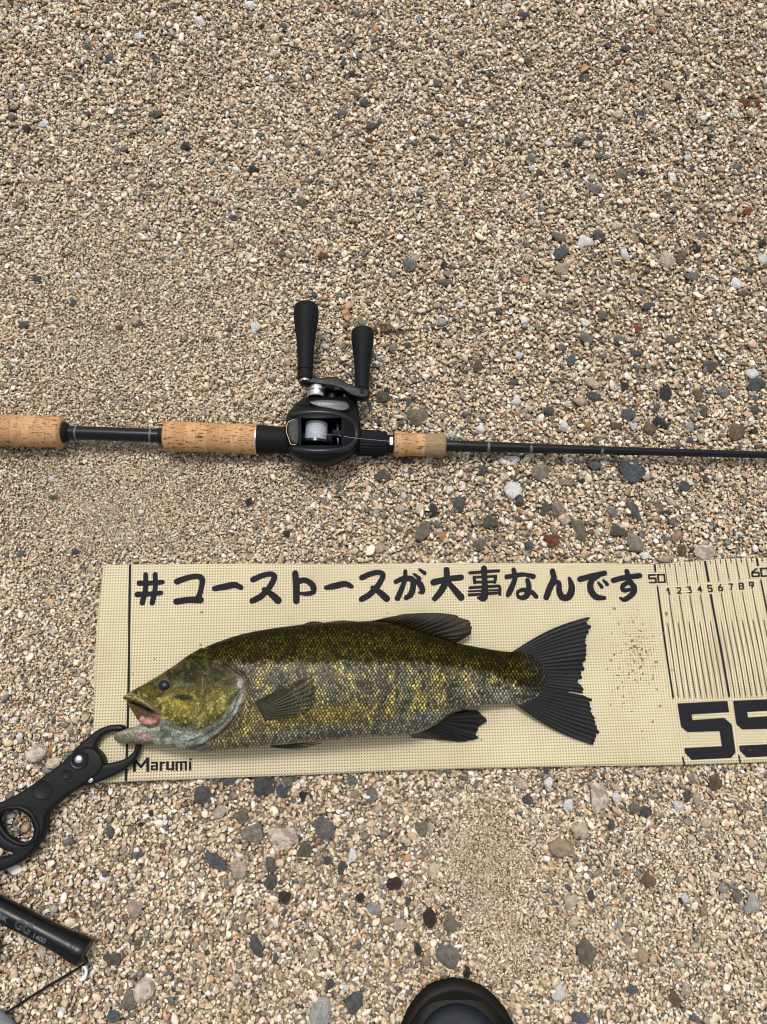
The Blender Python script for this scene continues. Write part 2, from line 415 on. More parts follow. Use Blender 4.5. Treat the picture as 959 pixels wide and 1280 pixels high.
def stone(x, y, w_, h_, ang, k, label=None, shape=None):
    ht = (0.36 if min(w_, h_) > 17 else 0.42) * min(w_, h_) * MPP
    p = G(x, y, ht * 0.5); g0 = float(gz(np.array(p[0]), np.array(p[1])))
    sc = float(np.linalg.norm(G(x, y) - G(x + 1, y)))
    i = int(x * 7 + y * 13)
    src = (PSA if (i % 5 in (0, 3) or k in ('sl', 'bk', 'wh')) and shape != 'r' else PSH)
    me = src[i % len(src)]
    o = bpy.data.objects.new('pebble', me); COL.objects.link(o)
    ty = 1.0 / math.cos(TILT + (PH / 2 - y) / F * 0.7)
    o.location = (p[0], p[1], g0 + ht * 0.04)
    o.rotation_euler = (random.uniform(-.12, .12), random.uniform(-.12, .12), -math.radians(ang))
    o.scale = (w_ / 2 * sc, h_ / 2 * sc * 1.03, ht)
    if not me.materials: me.materials.append(None)
    o.material_slots[0].link = 'OBJECT'; o.material_slots[0].material = pebble_mat(k)
    if label: tag(o, label, 'pebble', 'larger pebbles lying loose on the gravel')
    else: o.parent = ground
    return o
BIG = '''136 72 17 14 20 bs blue-black pebble beside a pale bluish oval pebble
175 45 15 10 10 wb pale bluish oval pebble beside a blue-black pebble
32 157 12 14 -10 bk black pebble touching a flat pale blue chip
55 152 18 10 -15 wb flat pale blue chip touching a black pebble
231 182 15 14 30 bk black angular pebble standing alone on fine gravel
248 24 17 16 0 wh off-white round pebble next to a small red-brown chip
467 157 26 10 -30 sl long narrow dark grey pebble lying aslant near a grey one
426 140 18 11 -10 gr flat mid-grey pebble close to a long narrow dark one
316 210 17 13 10 bk blue-black pebble beside a small white one on plain gravel
376 252 18 16 0 ol olive-brown triangular stone chip with a white grain at its corner
657 19 16 12 15 sl dark slate wedge pebble among cream grains
777 218 19 21 10 ol olive-grey blunt pebble above a purple-grey one
743 235 19 13 15 gr purple-grey oval pebble below an olive-grey blunt one
836 104 15 14 0 be beige rough pebble in open coarse gravel near rust chips
932 125 15 11 10 ru rust red flat chip next to a brown chip
319 410 16 17 -15 wh single white pebble lying out from the taller reel knob
704 313 20 26 28 bs dark slate pebble wedged between a star-shaped white stone and a beige stone
731 302 24 20 15 wh bright white star-shaped stone
747 293 22 14 20 sl dark slate chip above the star-shaped white stone
699 294 22 14 25 ol olive-grey chip leaning on the dark slate pebble near the white star-shaped stone
702 335 20 18 -15 be beige blocky pebble below the dark slate pebble
557 352 27 11 5 ol olive-brown flat sliver with a pointed end
512 331 19 17 10 gr pinkish grey angular pebble left among pale gravel
661 322 14 14 0 pk round pinkish white pebble standing alone
836 324 21 25 15 pk pinkish beige flat square stone beside a brown one
853 321 15 19 30 br brown wedge stone beside the pinkish square stone
793 297 11 26 5 tn tall narrow tan stone beside a black chip
782 318 13 19 -20 wb bluish white pointed quartz chip
924 352 16 17 15 wb bluish white faceted pebble above a round brown-orange pebble
930 366 15 13 0 br round brown-orange pebble below a bluish white faceted pebble
955 320 15 18 0 wh white chalky pebble with a black chip above it
734 423 19 18 0 gr round smooth blue-grey pebble half sunk in gravel
889 457 22 18 -25 sl dark slate oval pebble with a tiny white grain on it
940 465 18 18 0 wh round white pebble lying between two grey stones
742 479 22 18 -5 pk pinkish beige flat block above a dark grey stone
833 490 18 24 20 bk black glossy upright stone beside a pink grain
904 486 18 21 -10 gr grey streaked angular pebble near the rod tip side
947 480 22 20 20 sl dark grey slab chip below the round white pebble
744 496 23 14 15 sl dark grey stone under the pinkish beige block
521 518 33 26 15 ol large brown-grey smooth pebble behind the short cork foregrip
479 494 19 21 30 og dark olive pebble beside the shorter reel knob
788 516 21 19 0 bs blue-grey oval pebble above the rod blank
826 527 24 14 35 bk black elongated pebble slanting toward the rod blank
924 537 26 28 10 br brown kite-shaped stone above the thin end of the rod
814 534 17 17 0 br round brown pebble close above the rod blank
790 587 34 28 25 bs large smooth blue-grey pebble just below the rod blank
744 579 18 17 0 bs small slate-grey pebble just below the rod blank beside a big blue-grey one
477 595 25 16 5 og olive slate flat pebble below the reel seat
675 589 25 22 0 sp round speckled grey pebble below the rod blank
642 612 23 24 0 wh white marbled pebble between rod blank and mat
631 597 19 10 -45 cr cream slanted sliver beside the white marbled pebble
574 630 22 21 15 sl dark green-grey faceted pebble between rod and mat
541 637 18 16 0 bk black pebble beside a cream pebble between rod and mat
526 635 13 17 10 cr cream pebble beside a black pebble between rod and mat
612 653 23 20 20 og dark olive oval pebble between rod and mat
531 663 20 29 20 ol brown-grey blocky stone between rod and mat
698 634 21 21 0 sp brown speckled round pebble touching a black-slate one
682 635 15 18 10 sl black-slate pebble touching a brown speckled one
691 674 19 18 0 ru rust red-brown rough pebble near the mat edge
600 679 18 17 10 gr dark grey mottled pebble near the mat edge below the olive oval
793 639 23 29 -15 sl dark grey rounded slab stone near the mat
726 660 17 38 -18 ol long flat olive-grey stone pointing at the mat
773 664 25 16 25 og dark olive flat stone beside the dark grey slab stone
797 680 24 28 0 sp large speckled grey-tan stone at the mat edge
840 625 22 10 38 pk pinkish grey slanted sliver
882 690 25 22 10 sw white and pink round pebble touching the mat edge at the ruler
832 697 22 13 -10 be beige flat stone against the mat edge at the ruler
251 997 34 26 -10 sl dark slate pebble poking from under the mat's lower edge
283 977 30 12 -10 bs blue-grey stone tucked under the mat's lower edge
328 984 38 30 -25 sl large dark grey striped stone under the mat's lower edge
303 1021 25 20 15 ol brown-grey pebble above a grey rough one
315 1042 29 27 -15 sp grey rough pebble left of the pink-white mottled stone
353 1047 42 27 15 sw large pink-white mottled oval stone
408 1037 30 30 0 gr round flat grey pebble like a coin
381 1063 24 19 -20 og dark slate-green pebble below the pink-white mottled stone
270 1075 38 20 35 bs blue-black shard with a pointed end
298 1087 23 22 0 pk pinkish beige lump at the tip of the blue-black shard
337 1083 20 19 0 og olive slate pebble above another slate pebble
337 1104 20 22 20 sl slate pebble below the olive slate one
440 1071 13 22 5 wh white rectangular chip beside a slate sliver
427 1082 10 23 12 sl narrow slate sliver beside the white rectangular chip beside a slate sliver
492 1105 21 17 -20 ma dark maroon pebble on open gravel
356 1123 16 16 0 ma small glossy dark brown wet pebble
320 1187 17 33 -25 sl slate stone shaped like a bent thumb
400 1268 28 38 10 lg pale grey streaked stone beside a black-slate one
444 1256 26 30 10 sl black-slate blocky stone beside a pale grey streaked one
538 1148 18 25 -10 ma dark maroon-black shiny oval pebble beside an olive-brown one
565 1157 20 25 15 ol olive-brown pebble above the big grey shiny stone
559 1193 34 38 -10 gr large grey shiny stone in front of the boot toe
749 1000 27 42 -5 sw large white granite lump below the mat
710 1008 15 15 0 wb round bluish white disc lying flat
702 1057 36 28 10 tn wide tan glossy stone below the bluish white disc
734 1193 27 30 20 ol olive-brown triangular flat stone below the mat
813 1101 20 18 20 br brown-olive angular stone beside a white round bead
714 1127 20 21 15 cr cream pitted pebble on open gravel
725 1038 22 20 0 cr cream crumbly stone above the wide tan stone
699 1243 19 22 25 wh white shell-like pebble with a notch
941 1132 21 29 20 lg blue-grey and white mottled stone
896 978 19 23 0 br brown rounded stone just below the mat's big numerals
845 1249 17 24 -10 br brown oval pebble beside a beige oval one
859 1240 14 19 15 be beige oval pebble beside a brown oval one
44 939 30 28 -20 sw big white-pink granite pebble beside the fish gripper
66 955 20 15 -25 cr cream pebble touching the fish gripper
168 1137 20 23 0 pk pinkish cream pebble standing alone
140 1199 24 17 -5 og dark grey-green pebble near the black tube's end
180 1235 28 36 10 sw white and rust coloured rough stone
159 1253 26 26 0 sp grey-brown stone beside the white and rust one
'''
SMALL = '''110 58 12 12 0 og;126 85 8 9 0 og;194 72 11 9 0 sl;212 99 8 9 0 bs;155 185 12 9 0 gr;110 142 9 8 0 sl;88 130 9 8 0 bk;15 135 10 8 20 bk;195 142 19 10 -20 og;28 110 9 12 0 wh;43 222 11 11 0 be;226 237 12 9 -10 og;175 242 9 9 0 gr;120 207 11 9 0 cr;313 5 15 12 0 wh;327 31 8 9 0 bk;354 33 10 11 0 sl;430 58 12 9 0 gr;430 80 10 9 0 sl;441 93 11 10 0 bk;452 71 14 10 0 gr;467 50 11 9 0 gr;344 65 14 11 0 cr;292 78 12 14 0 cr;338 95 9 11 0 wh;456 128 15 12 -20 sl;446 119 10 8 0 og;462 175 14 8 10 ru;294 211 12 10 0 wh;373 239 9 8 0 wb;256 172 12 8 20 br;323 167 11 9 0 gr;397 190 7 10 0 bs;444 204 10 9 0 cr;463 197 11 9 0 cr;524 19 8 14 0 lg;563 31 9 13 0 cr;552 45 11 13 0 be;501 56 14 9 0 tn;562 79 9 15 -25 sl;521 76 14 9 0 cr;547 102 12 12 0 gr;612 93 13 9 0 sl;660 74 11 11 0 br;550 191 10 9 0 bk;583 199 8 9 0 bs;662 196 15 13 20 gr;665 209 10 9 0 wh;674 215 11 11 0 br;576 150 14 12 0 br;687 177 12 9 0 wh;692 188 16 8 0 cr;709 206 11 10 -20 bk;681 116 9 8 0 sl;524 242 10 10 0 sl;581 248 10 9 0 ol;521 234 8 8 0 wh;709 65 9 8 0 cr;693 12 12 9 0 cr;635 8 12 10 0 wh;760 55 10 13 0 sl;783 58 15 12 -15 sl;816 35 12 11 20 om;773 76 8 8 0 ru;731 95 14 12 0 ol;894 57 8 10 0 sl;800 139 15 9 0 bs;773 141 14 12 0 cr;849 120 8 8 0 bk;948 126 10 9 0 ru;880 145 11 11 0 wh;920 139 9 10 0 wh;724 174 13 12 0 sl;750 171 11 11 0 sl;734 178 10 9 0 wh;748 193 11 11 0 ol;804 216 12 9 0 bk;812 158 13 10 0 be;860 195 12 11 0 wh;889 170 8 12 -20 bk;902 211 12 10 0 tn;875 215 12 11 0 pk;947 210 8 13 0 lg;924 207 13 10 0 gr;841 220 10 12 0 wh;865 208 9 8 0 sl;90 378 10 13 5 bs;170 400 14 15 -20 pk;40 356 9 12 -25 be;45 347 13 9 0 og;149 410 11 8 0 ru;30 404 15 11 0 og;96 342 8 8 0 wh;5 411 11 10 0 be;235 277 7 9 0 cr;404 319 15 10 0 ru;352 317 12 11 0 gr;392 369 9 10 0 sl;407 432 12 10 20 wh;424 430 17 14 0 be;453 402 13 18 0 sp;295 460 10 7 0 be;291 270 12 9 20 bs;286 411 9 9 0 og;560 342 15 9 10 tn;554 330 10 15 0 bk;656 400 14 11 -10 wh;679 367 12 10 0 be;553 401 13 12 0 lg;556 412 11 9 0 bk;574 381 12 10 0 wh;562 429 11 11 0 cr;546 381 11 9 0 be;649 443 12 11 0 wh;597 455 14 18 0 br;703 434 13 12 0 gr;714 448 13 19 10 bs;491 434 13 16 0 sp;510 432 14 9 0 sl;641 478 17 9 -20 sl;483 490 10 14 0 bk;771 282 15 13 20 cr;804 302 9 14 -10 bk;866 344 17 13 0 gr;880 292 14 10 0 gr;871 310 14 11 0 bk;891 347 12 10 0 wb;955 303 10 12 0 bk;940 337 10 12 0 og;830 393 15 9 25 ru;798 410 13 13 0 ru;811 381 17 10 -20 sl;753 394 15 17 0 ol;733 403 12 11 0 wh;776 423 15 13 0 gr;843 423 19 15 0 ol;796 440 18 11 0 sl;782 484 10 15 20 bk;822 480 13 15 0 pk;935 263 14 10 -15 ru;511 502 9 13 0 bs;462 508 8 14 0 bs;472 528 15 8 0 sl;565 543 10 11 0 wh;646 500 14 16 30 wh;686 511 14 15 0 sl;600 537 16 12 0 wh;706 532 16 14 0 wh;710 505 12 10 0 cr;509 576 15 12 0 sl;603 587 13 16 0 sl;642 575 17 12 0 wh;646 596 16 10 10 ol;650 626 14 13 0 sl;708 648 15 17 0 pk;500 635 14 14 0 cr;553 668 11 17 0 om;662 681 12 12 0 bs;546 654 11 12 0 gr;648 649 11 9 0 bs;562 613 11 12 0 wh;504 621 10 11 0 wh;710 603 22 10 0 tn;475 685 14 16 30 pk;821 508 14 16 0 bs;735 531 14 17 10 om;771 531 18 11 -10 br;793 532 11 10 0 wh;725 500 18 15 0 pk;863 532 14 16 0 lg;876 545 10 14 0 cr;880 514 10 20 5 sl;873 492 12 16 0 br;943 538 11 10 0 bk;944 512 12 14 20 sl;943 497 10 9 0 bs;848 554 11 11 0 gr;864 550 11 10 0 sl;729 601 11 8 0 bk;857 607 14 17 0 sl;863 603 8 8 0 wh;767 639 15 15 0 gr;823 632 13 17 -10 ol;834 641 14 8 20 bk;842 650 12 15 -15 gr;853 687 13 16 0 br;864 688 9 9 0 bk;806 695 14 9 0 wh;832 672 9 12 0 bs;925 668 10 9 0 wh;740 663 10 9 0 br;884 596 10 13 20 br;359 977 16 13 0 gr;353 990 17 17 0 bs;378 997 11 14 0 bk;275 1015 20 15 -30 pk;410 1075 12 12 0 sl;344 1200 11 16 0 bs;393 1195 18 19 0 cr;451 1123 14 13 0 bk;413 1228 11 17 10 sl;294 1225 13 14 0 sw;440 975 15 15 0 gr;465 995 17 18 0 gr;445 993 14 12 0 tn;473 1012 12 14 0 cr;526 1035 16 19 0 ol;538 1036 9 15 0 cr;541 1089 12 17 0 cr;509 1052 9 10 0 cr;468 1137 19 15 0 lg;509 1128 11 12 0 sl;500 1155 19 18 0 pk;522 1189 12 17 -15 bk;448 1184 10 12 0 bs;533 1201 13 13 0 tn;585 1217 13 14 0 ma;486 1225 13 12 0 be;432 1236 10 9 0 wh;557 1134 10 10 0 sl;498 1205 9 8 0 om;770 995 12 16 0 wh;764 1030 13 18 0 og;794 1009 17 15 0 ol;808 1016 17 17 -30 sl;848 1009 14 16 -20 wh;884 1027 18 13 -15 cr;870 995 11 18 0 be;858 997 11 14 0 sl;740 1120 10 15 0 sl;710 1111 11 10 0 sl;717 1155 13 11 0 cr;857 1122 11 13 0 wb;773 1155 10 19 5 lg;805 1195 16 19 -15 tn;792 1237 16 14 0 bs;922 1119 12 17 -15 gr;905 1110 14 13 0 lg;881 1142 11 13 0 om;728 1275 26 16 0 bs;872 1275 16 11 0 bs;936 1098 12 11 0 cr;953 1082 10 16 0 cr;683 962 10 12 0 sl;687 979 14 15 0 wh;654 981 20 17 0 pk;660 1000 15 13 0 sl;62 938 10 12 0 om;86 912 13 14 20 pk;24 919 9 11 0 wh;17 900 9 9 0 wh;136 1042 13 17 5 bs;172 1067 14 13 0 bs;155 1062 11 12 0 pk;147 1124 9 11 0 be;52 1191 13 14 0 cr;135 1214 8 8 0 cr;172 1180 12 9 0 br;142 1272 19 15 0 bs;165 1222 12 9 0 gr;77 1265 8 12 20 wh;95 1273 9 9 0 cr;131 1093 8 9 0 bs;165 1096 9 9 0 wh;311 626 10 13 0 bk;358 667 10 10 0 ma;93 689 13 9 10 sl;65 620 14 7 5 og;62 598 11 9 0 wh;176 640 9 8 0 wh;25 690 9 13 20 gr;41 1000 8 9 0 wh;13 1018 12 11 0 wh;24 1040 10 9 0 bs;67 790 7 10 0 wh;188 1017 8 8 0 ma;175 1030 9 7 0 bk'''
for ln in BIG.strip().split('\n'):
    q = ln.split(' ', 6); stone(*[float(v) for v in q[:5]], q[5], q[6])
for it in SMALL.split(';'):
    q = it.split(); stone(*[float(v) for v in q[:5]], q[5])

# ------------------------------------------------------------------ measuring mat
MATA = 0.0244                                    # the mat lies turned by this angle
MO = G(163, 705)
def matuv(x, y):
    c, s = math.cos(MATA), math.sin(MATA)
    return (x - MO[0]) * c + (y - MO[1]) * s, -(x - MO[0]) * s + (y - MO[1]) * c
def weave(t):
    at = t.attr('muv'); sp = t.n('ShaderNodeSeparateXYZ'); t.l(at, 'Vector', sp, 0)
    P_ = 0.0025
    u = t.math('ABSOLUTE', t.math('SUBTRACT', t.math('FRACT', t.math('MULTIPLY', sp.outputs[0], 1 / P_)), .5))
    v = t.math('ABSOLUTE', t.math('SUBTRACT', t.math('FRACT', t.math('MULTIPLY', sp.outputs[1], 1 / P_)), .5))
    return at, sp, u, v
t = NT('mesh_fabric')
at, sp, u, v = weave(t)
mu = t.math('MAXIMUM', u, v)
hole = t.math('LESS_THAN', mu, 0.23)
hts = t.math('ADD', t.math('MULTIPLY', u, t.math('SUBTRACT', 1.0, u)), t.math('MULTIPLY', v, t.math('SUBTRACT', 1.0, v)))
n1 = t.noise(at.outputs['Vector'], 14, 5); n2 = t.noise(at.outputs['Vector'], 90, 4); n3 = t.noise(at.outputs['Vector'], 260, 2); n4 = t.noise(at.outputs['Vector'], 330, 5)
c = t.mix(n1, (.475, .41, .258), (.60, .53, .36))
# mud splashes near the tail of the fish and a few scattered specks
gx = t.math('SUBTRACT', sp.outputs[0], 0.468); gy = t.math('SUBTRACT', sp.outputs[1], -0.085)
rr = t.math('ADD', t.math('POWER', t.math('DIVIDE', gx, .032), 2.0), t.math('POWER', t.math('DIVIDE', gy, .055), 2.0))
near = t.math('SUBTRACT', 1.0, rr, clamp=True)
dirt = t.ramp(t.math('MULTIPLY_ADD', near, 0.12, n4), [(0, 0), (.65, 0), (.73, 1), (1, 1)])
c = t.mix(t.math('MULTIPLY', dirt, .55), c, (.20, .14, .07))
c = t.mix(t.math('MULTIPLY', t.ramp(n3, [(0, 0), (.74, 0), (.78, 1), (1, 1)]), .6), c, (.25, .19, .10))
c = t.mix(t.math('MULTIPLY', t.ramp(n1, [(0, 1), (.32, .8), (.45, 0), (1, 0)]), .28), c, (.42, .33, .17))
c = t.mix(t.math('MULTIPLY', hole, .86), c, (.10, .072, .032))  # mesh openings are not cut; the dark behind them is painted on
t.set(Base_Color=c, Roughness=0.62, Specular_IOR_Level=0.3)
t.bump(hts, 0.7, 0.0006)
M_MAT = t.m
t = NT('printed_ink')
at, sp, u, v = weave(t)
hts = t.math('ADD', t.math('MULTIPLY', u, t.math('SUBTRACT', 1.0, u)), t.math('MULTIPLY', v, t.math('SUBTRACT', 1.0, v)))
n2 = t.noise(at.outputs['Vector'], 300, 3)
hole = t.math('LESS_THAN', t.math('MAXIMUM', u, v), 0.17)
ink = t.mix(n2, (.007, .007, .0095), (.017, .017, .021))
wear = t.ramp(t.noise(at.outputs['Vector'], 120, 5), [(0, 0), (.70, 0), (.74, 1), (1, 1)])
t.set(Base_Color=t.mix(t.math('MULTIPLY', wear, .5), t.mix(t.math('MULTIPLY', hole, .8), ink, (.008, .008, .008)), (.35, .3, .18)), Roughness=0.7, Specular_IOR_Level=.12)
t.bump(hts, 0.6, 0.0005)
M_INK = t.m

mat = thing('measuring_mat', (G(480, 830)[0], G(480, 830)[1], 0.0), 'cream mesh fabric fish measuring mat with black Japanese lettering and ruler marks', 'mat')
NU, NVV = 200, 50
V = []
for j in range(NVV):
    vv = j / (NVV - 1)
    for i in range(NU):
        x = interp(vv, MAT_LEFT) + (MAT_RIGHT - interp(vv, MAT_LEFT)) * i / (NU - 1)
        y = interp(x, MAT_TOP) * (1 - vv) + interp(x, MAT_BOT) * vv
        p = G(x, y, 0.0036); V.append((p[0], p[1], float(matz(p[0], p[1]))))
n0 = len(V)
for k in range(n0): V.append((V[k][0], V[k][1], V[k][2] - 0.0007))
f1 = grid_faces(NU, NVV); fs = [f[::-1] for f in f1] + [tuple(a + n0 for a in f) for f in f1]
ed = [i for i in range(NU)] + [j * NU + NU - 1 for j in range(1, NVV)] + [(NVV - 1) * NU + i for i in range(NU - 2, -1, -1)] + [j * NU for j in range(NVV - 2, 0, -1)]
for a, b in zip(ed, ed[1:] + ed[:1]): fs.append((a, b, b + n0, a + n0))
def add_muv(o):
    co = np.empty(len(o.data.vertices) * 3); o.data.vertices.foreach_get('co', co); co = co.reshape(-1, 3)
    a_, b_ = matuv(co[:, 0], co[:, 1])
    at = o.data.attributes.new('muv', 'FLOAT_VECTOR', 'POINT'); at.data.foreach_set('vector', np.stack([a_, b_, 0 * a_], -1).ravel())
fab = mesh('fabric', V, fs, M_MAT, mat); add_muv(fab)

INKZ = [0]
def ink_poly(polys, name, lift=0.00022):
    "flat print following the cloth; polys in tracing-grid units"
    bm = bmesh.new()
    for pl in polys:
        INKZ[0] += 1
        vs = [bm.verts.new((p[0], p[1], (INKZ[0] % 12) * 1.2e-5)) for p in pl]
        try: bm.faces.new(vs)
        except ValueError: pass
    bm.normal_update()
    bmesh.ops.triangulate(bm, faces=bm.faces)
    for _ in range(3):
        ed = [e for e in bm.edges if e.calc_length() > 9]
        if ed: bmesh.ops.subdivide_edges(bm, edges=ed, cuts=1, use_grid_fill=False); bm.normal_update(); bmesh.ops.triangulate(bm, faces=[f for f in bm.faces if len(f.verts) > 3])
    for v in bm.verts:
        p = G(v.co.x, v.co.y, 0.0036); v.co = Vector((p[0], p[1], float(matz(p[0], p[1])) + lift + v.co.z))
    bmesh.ops.recalc_face_normals(bm, faces=bm.faces)
    if sum(f.normal.z for f in bm.faces) < 0: bmesh.ops.reverse_faces(bm, faces=bm.faces)
    me = bpy.data.meshes.new(name); bm.to_mesh(me); bm.free()
    o = link(name, me, M_INK, mat); add_muv(o); return o
def stroke(pts, w0, smooth=True, rag=0.0, caps=True):
    "brush stroke: (x, y[, width]) -> outline polygons"
    q = [(p[0], p[1], p[2] if len(p) > 2 else w0) for p in pts]
    q = catmull(q, 5) if (smooth and len(q) > 2) else [np.array(p, float) for p in q]
    if not smooth or len(q) == 2:
        pass
    res = []; m = len(q); Lp, Rp = [], []
    for i in range(m):
        d = q[min(i + 1, m - 1)][:2] - q[max(i - 1, 0)][:2]; d = d / (np.hypot(*d) + 1e-9); nn = np.array([-d[1], d[0]])
        Lp.append(q[i][:2] + nn * q[i][2] / 2); Rp.append(q[i][:2] - nn * q[i][2] / 2)
    for i in range(m - 1): res.append([Lp[i], Lp[i + 1], Rp[i + 1], Rp[i]])
    if caps:
        for e, o_ in ((0, 1), (m - 1, m - 2)):
            cpt = q[e][:2]; r = q[e][2] / 2
            res.append([cpt + r * np.array([math.cos(a), math.sin(a)]) for a in np.linspace(0, 2 * PI, 13)[:-1]])
        for i in range(1, m - 1):
            if np.hypot(*(q[i + 1][:2] - q[i][:2])) > 0.2:
                res.append([q[i][:2] + q[i][2] / 2 * np.array([math.cos(a), math.sin(a)]) for a in np.linspace(0, 2 * PI, 9)[:-1]])
    return res
def glyph(name, strokes, ox, oy, s, wd, smooth=True):
    P = []
    for st in strokes:
        w_ = wd; pts = st
        P += stroke([(ox + p[0] / s, oy + p[1] / s, (p[2] if len(p) > 2 else w_) * 1.12 / s) for p in pts], w_ / s, smooth)
    return ink_poly(P, name)
A6 = (160, 700, 4.795); A7 = (350, 700, 4.795); A8 = (520, 700, 3.197)
CH = [
 (A6, [[(70, 140, 30), (130, 140, 26), (208, 133, 26)], [(58, 208, 32), (130, 205, 26), (200, 198, 26)], [(108, 88, 26), (108, 170, 28), (88, 258, 30)], [(165, 88, 28), (165, 170, 28), (147, 258, 30)]]),
 (A6, [[(295, 130, 34), (350, 110, 32), (410, 98, 30), (445, 115, 34), (440, 170, 28), (420, 238, 34)], [(292, 250, 36), (360, 240, 34), (435, 240, 38)]]),
 (A6, [[(520, 172, 30), (580, 160, 36), (640, 150, 34), (678, 165, 28)]]),
 (A6, [[(750, 118, 32), (810, 92, 30), (860, 85, 30), (878, 105, 32), (850, 160, 32), (800, 215, 34), (745, 245, 32)], [(815, 175, 24), (860, 205, 34), (900, 242, 40)]]),
 (A7, [[(92, 80, 34), (98, 160, 38), (98, 245, 36)], [(105, 130, 34), (150, 120, 30), (195, 150, 34), (200, 190, 30), (160, 202, 24), (120, 200, 18)]]),
 (A7, [[(278, 165, 26), (330, 155, 36), (390, 142, 32), (428, 158, 26)]]),
 (A7, [[(492, 105, 32), (550, 80, 30), (600, 75, 30), (618, 95, 30), (590, 150, 32), (540, 205, 34), (490, 235, 32)], [(555, 165, 24), (600, 195, 34), (640, 232, 38)]]),
 (A7, [[(695, 130, 26), (740, 112, 30), (790, 115, 34), (800, 150, 32), (785, 205, 34), (755, 228, 26)], [(752, 68, 24), (748, 120, 26), (725, 185, 30), (705, 230, 32)], [(805, 120, 20), (840, 145, 34), (855, 190, 28), (830, 195, 10)], [(805, 85, 16), (838, 112, 22)], [(838, 58, 16), (868, 80, 22)]]),
 (A8, [[(70, 90, 24), (120, 78, 22), (180, 70, 22)], [(122, 40, 22), (122, 80, 24), (100, 125, 24), (75, 155, 20)], [(125, 85, 16), (150, 115, 22), (180, 150, 26)]]),
 (A8, [[(215, 52, 12), (330, 44, 12)], [(230, 70, 10), (315, 66, 10)], [(232, 70, 12), (234, 92, 12)], [(318, 66, 12), (314, 90, 12)], [(234, 90, 10), (314, 88, 10)], [(215, 112, 11), (330, 104, 11)], [(335, 110, 11), (335, 138, 11)], [(212, 140, 11), (330, 132, 11)], [(272, 34, 22), (274, 90, 22), (272, 150, 26), (250, 152, 12)], [(210, 126, 8), (338, 120, 8)]]),
 (A8, [[(362, 68, 18), (400, 62, 18), (430, 58, 16)], [(390, 40, 18), (395, 75, 18), (375, 125, 22), (366, 142, 16)], [(440, 60, 16), (468, 66, 20)], [(445, 82, 18), (450, 110, 20), (440, 145, 22), (412, 150, 14), (405, 130, 12), (430, 120, 16), (465, 132, 18), (480, 148, 16)]]),
 (A8, [[(545, 45, 20), (550, 75, 22), (535, 110, 24), (520, 150, 22)], [(525, 130, 14), (550, 95, 16), (570, 92, 18), (572, 125, 22), (585, 150, 24), (612, 145, 26), (622, 110, 24), (612, 75, 14)]]),
 (A8, [[(655, 78, 22), (700, 65, 20), (752, 54, 20)], [(730, 62, 18), (700, 85, 22), (698, 120, 24), (720, 148, 22), (752, 152, 16)], [(728, 92, 10), (742, 108, 14)], [(748, 82, 10), (764, 98, 14)]]),
 (A8, [[(788, 82, 20), (840, 70, 20), (892, 64, 20)], [(840, 46, 18), (850, 80, 18), (870, 110, 22), (865, 135, 22), (835, 158, 18), (815, 152, 8)], [(848, 88, 18), (825, 105, 18), (830, 122, 16), (856, 118, 14)]]),
]
for a, st in CH: glyph('printed_character', st, *a, 24)
# maker's word, squared letters
MK = (155, 940, 9.59)
mw_ = [[[(128, 226, 34), (128, 92, 34)], [(132, 100, 30), (208, 178, 30)], [(208, 178, 30), (288, 78, 30)], [(290, 78, 34), (290, 226, 34)]],
       [[(335, 128, 24), (398, 126, 24)], [(398, 126, 26), (398, 214, 26)], [(335, 210, 20), (398, 208, 20)], [(338, 166, 18), (396, 166, 18)], [(338, 168, 24), (338, 210, 24)]],
       [[(446, 122, 28), (446, 218, 28)], [(446, 132, 22), (492, 126, 22)]],
       [[(526, 118, 28), (526, 205, 28)], [(526, 206, 22), (590, 206, 22)], [(590, 118, 28), (590, 214, 28)]],
       [[(635, 118, 26), (635, 216, 26)], [(635, 124, 20), (745, 118, 20)], [(690, 122, 26), (690, 214, 26)], [(745, 118, 26), (745, 212, 26)]],
       [[(796, 120, 26), (796, 212, 26)], [(800, 84, 26), (800, 92, 26)]]]
for st in mw_: 
    P = []
    for q in st:
        a, b = np.array(q[0][:2]), np.array(q[1][:2]); d = (b - a) / np.hypot(*(b - a)); nn = np.array([-d[1], d[0]]) * q[0][2] / 2 * 1.12
        a = a - d * q[0][2] * .3; b = b + d * q[0][2] * .3
        P.append([(MK[0] + p[0] / MK[2], MK[1] + p[1] / MK[2]) for p in (a + nn, b + nn, b - nn, a - nn)])
    ink_poly(P, 'printed_letter')
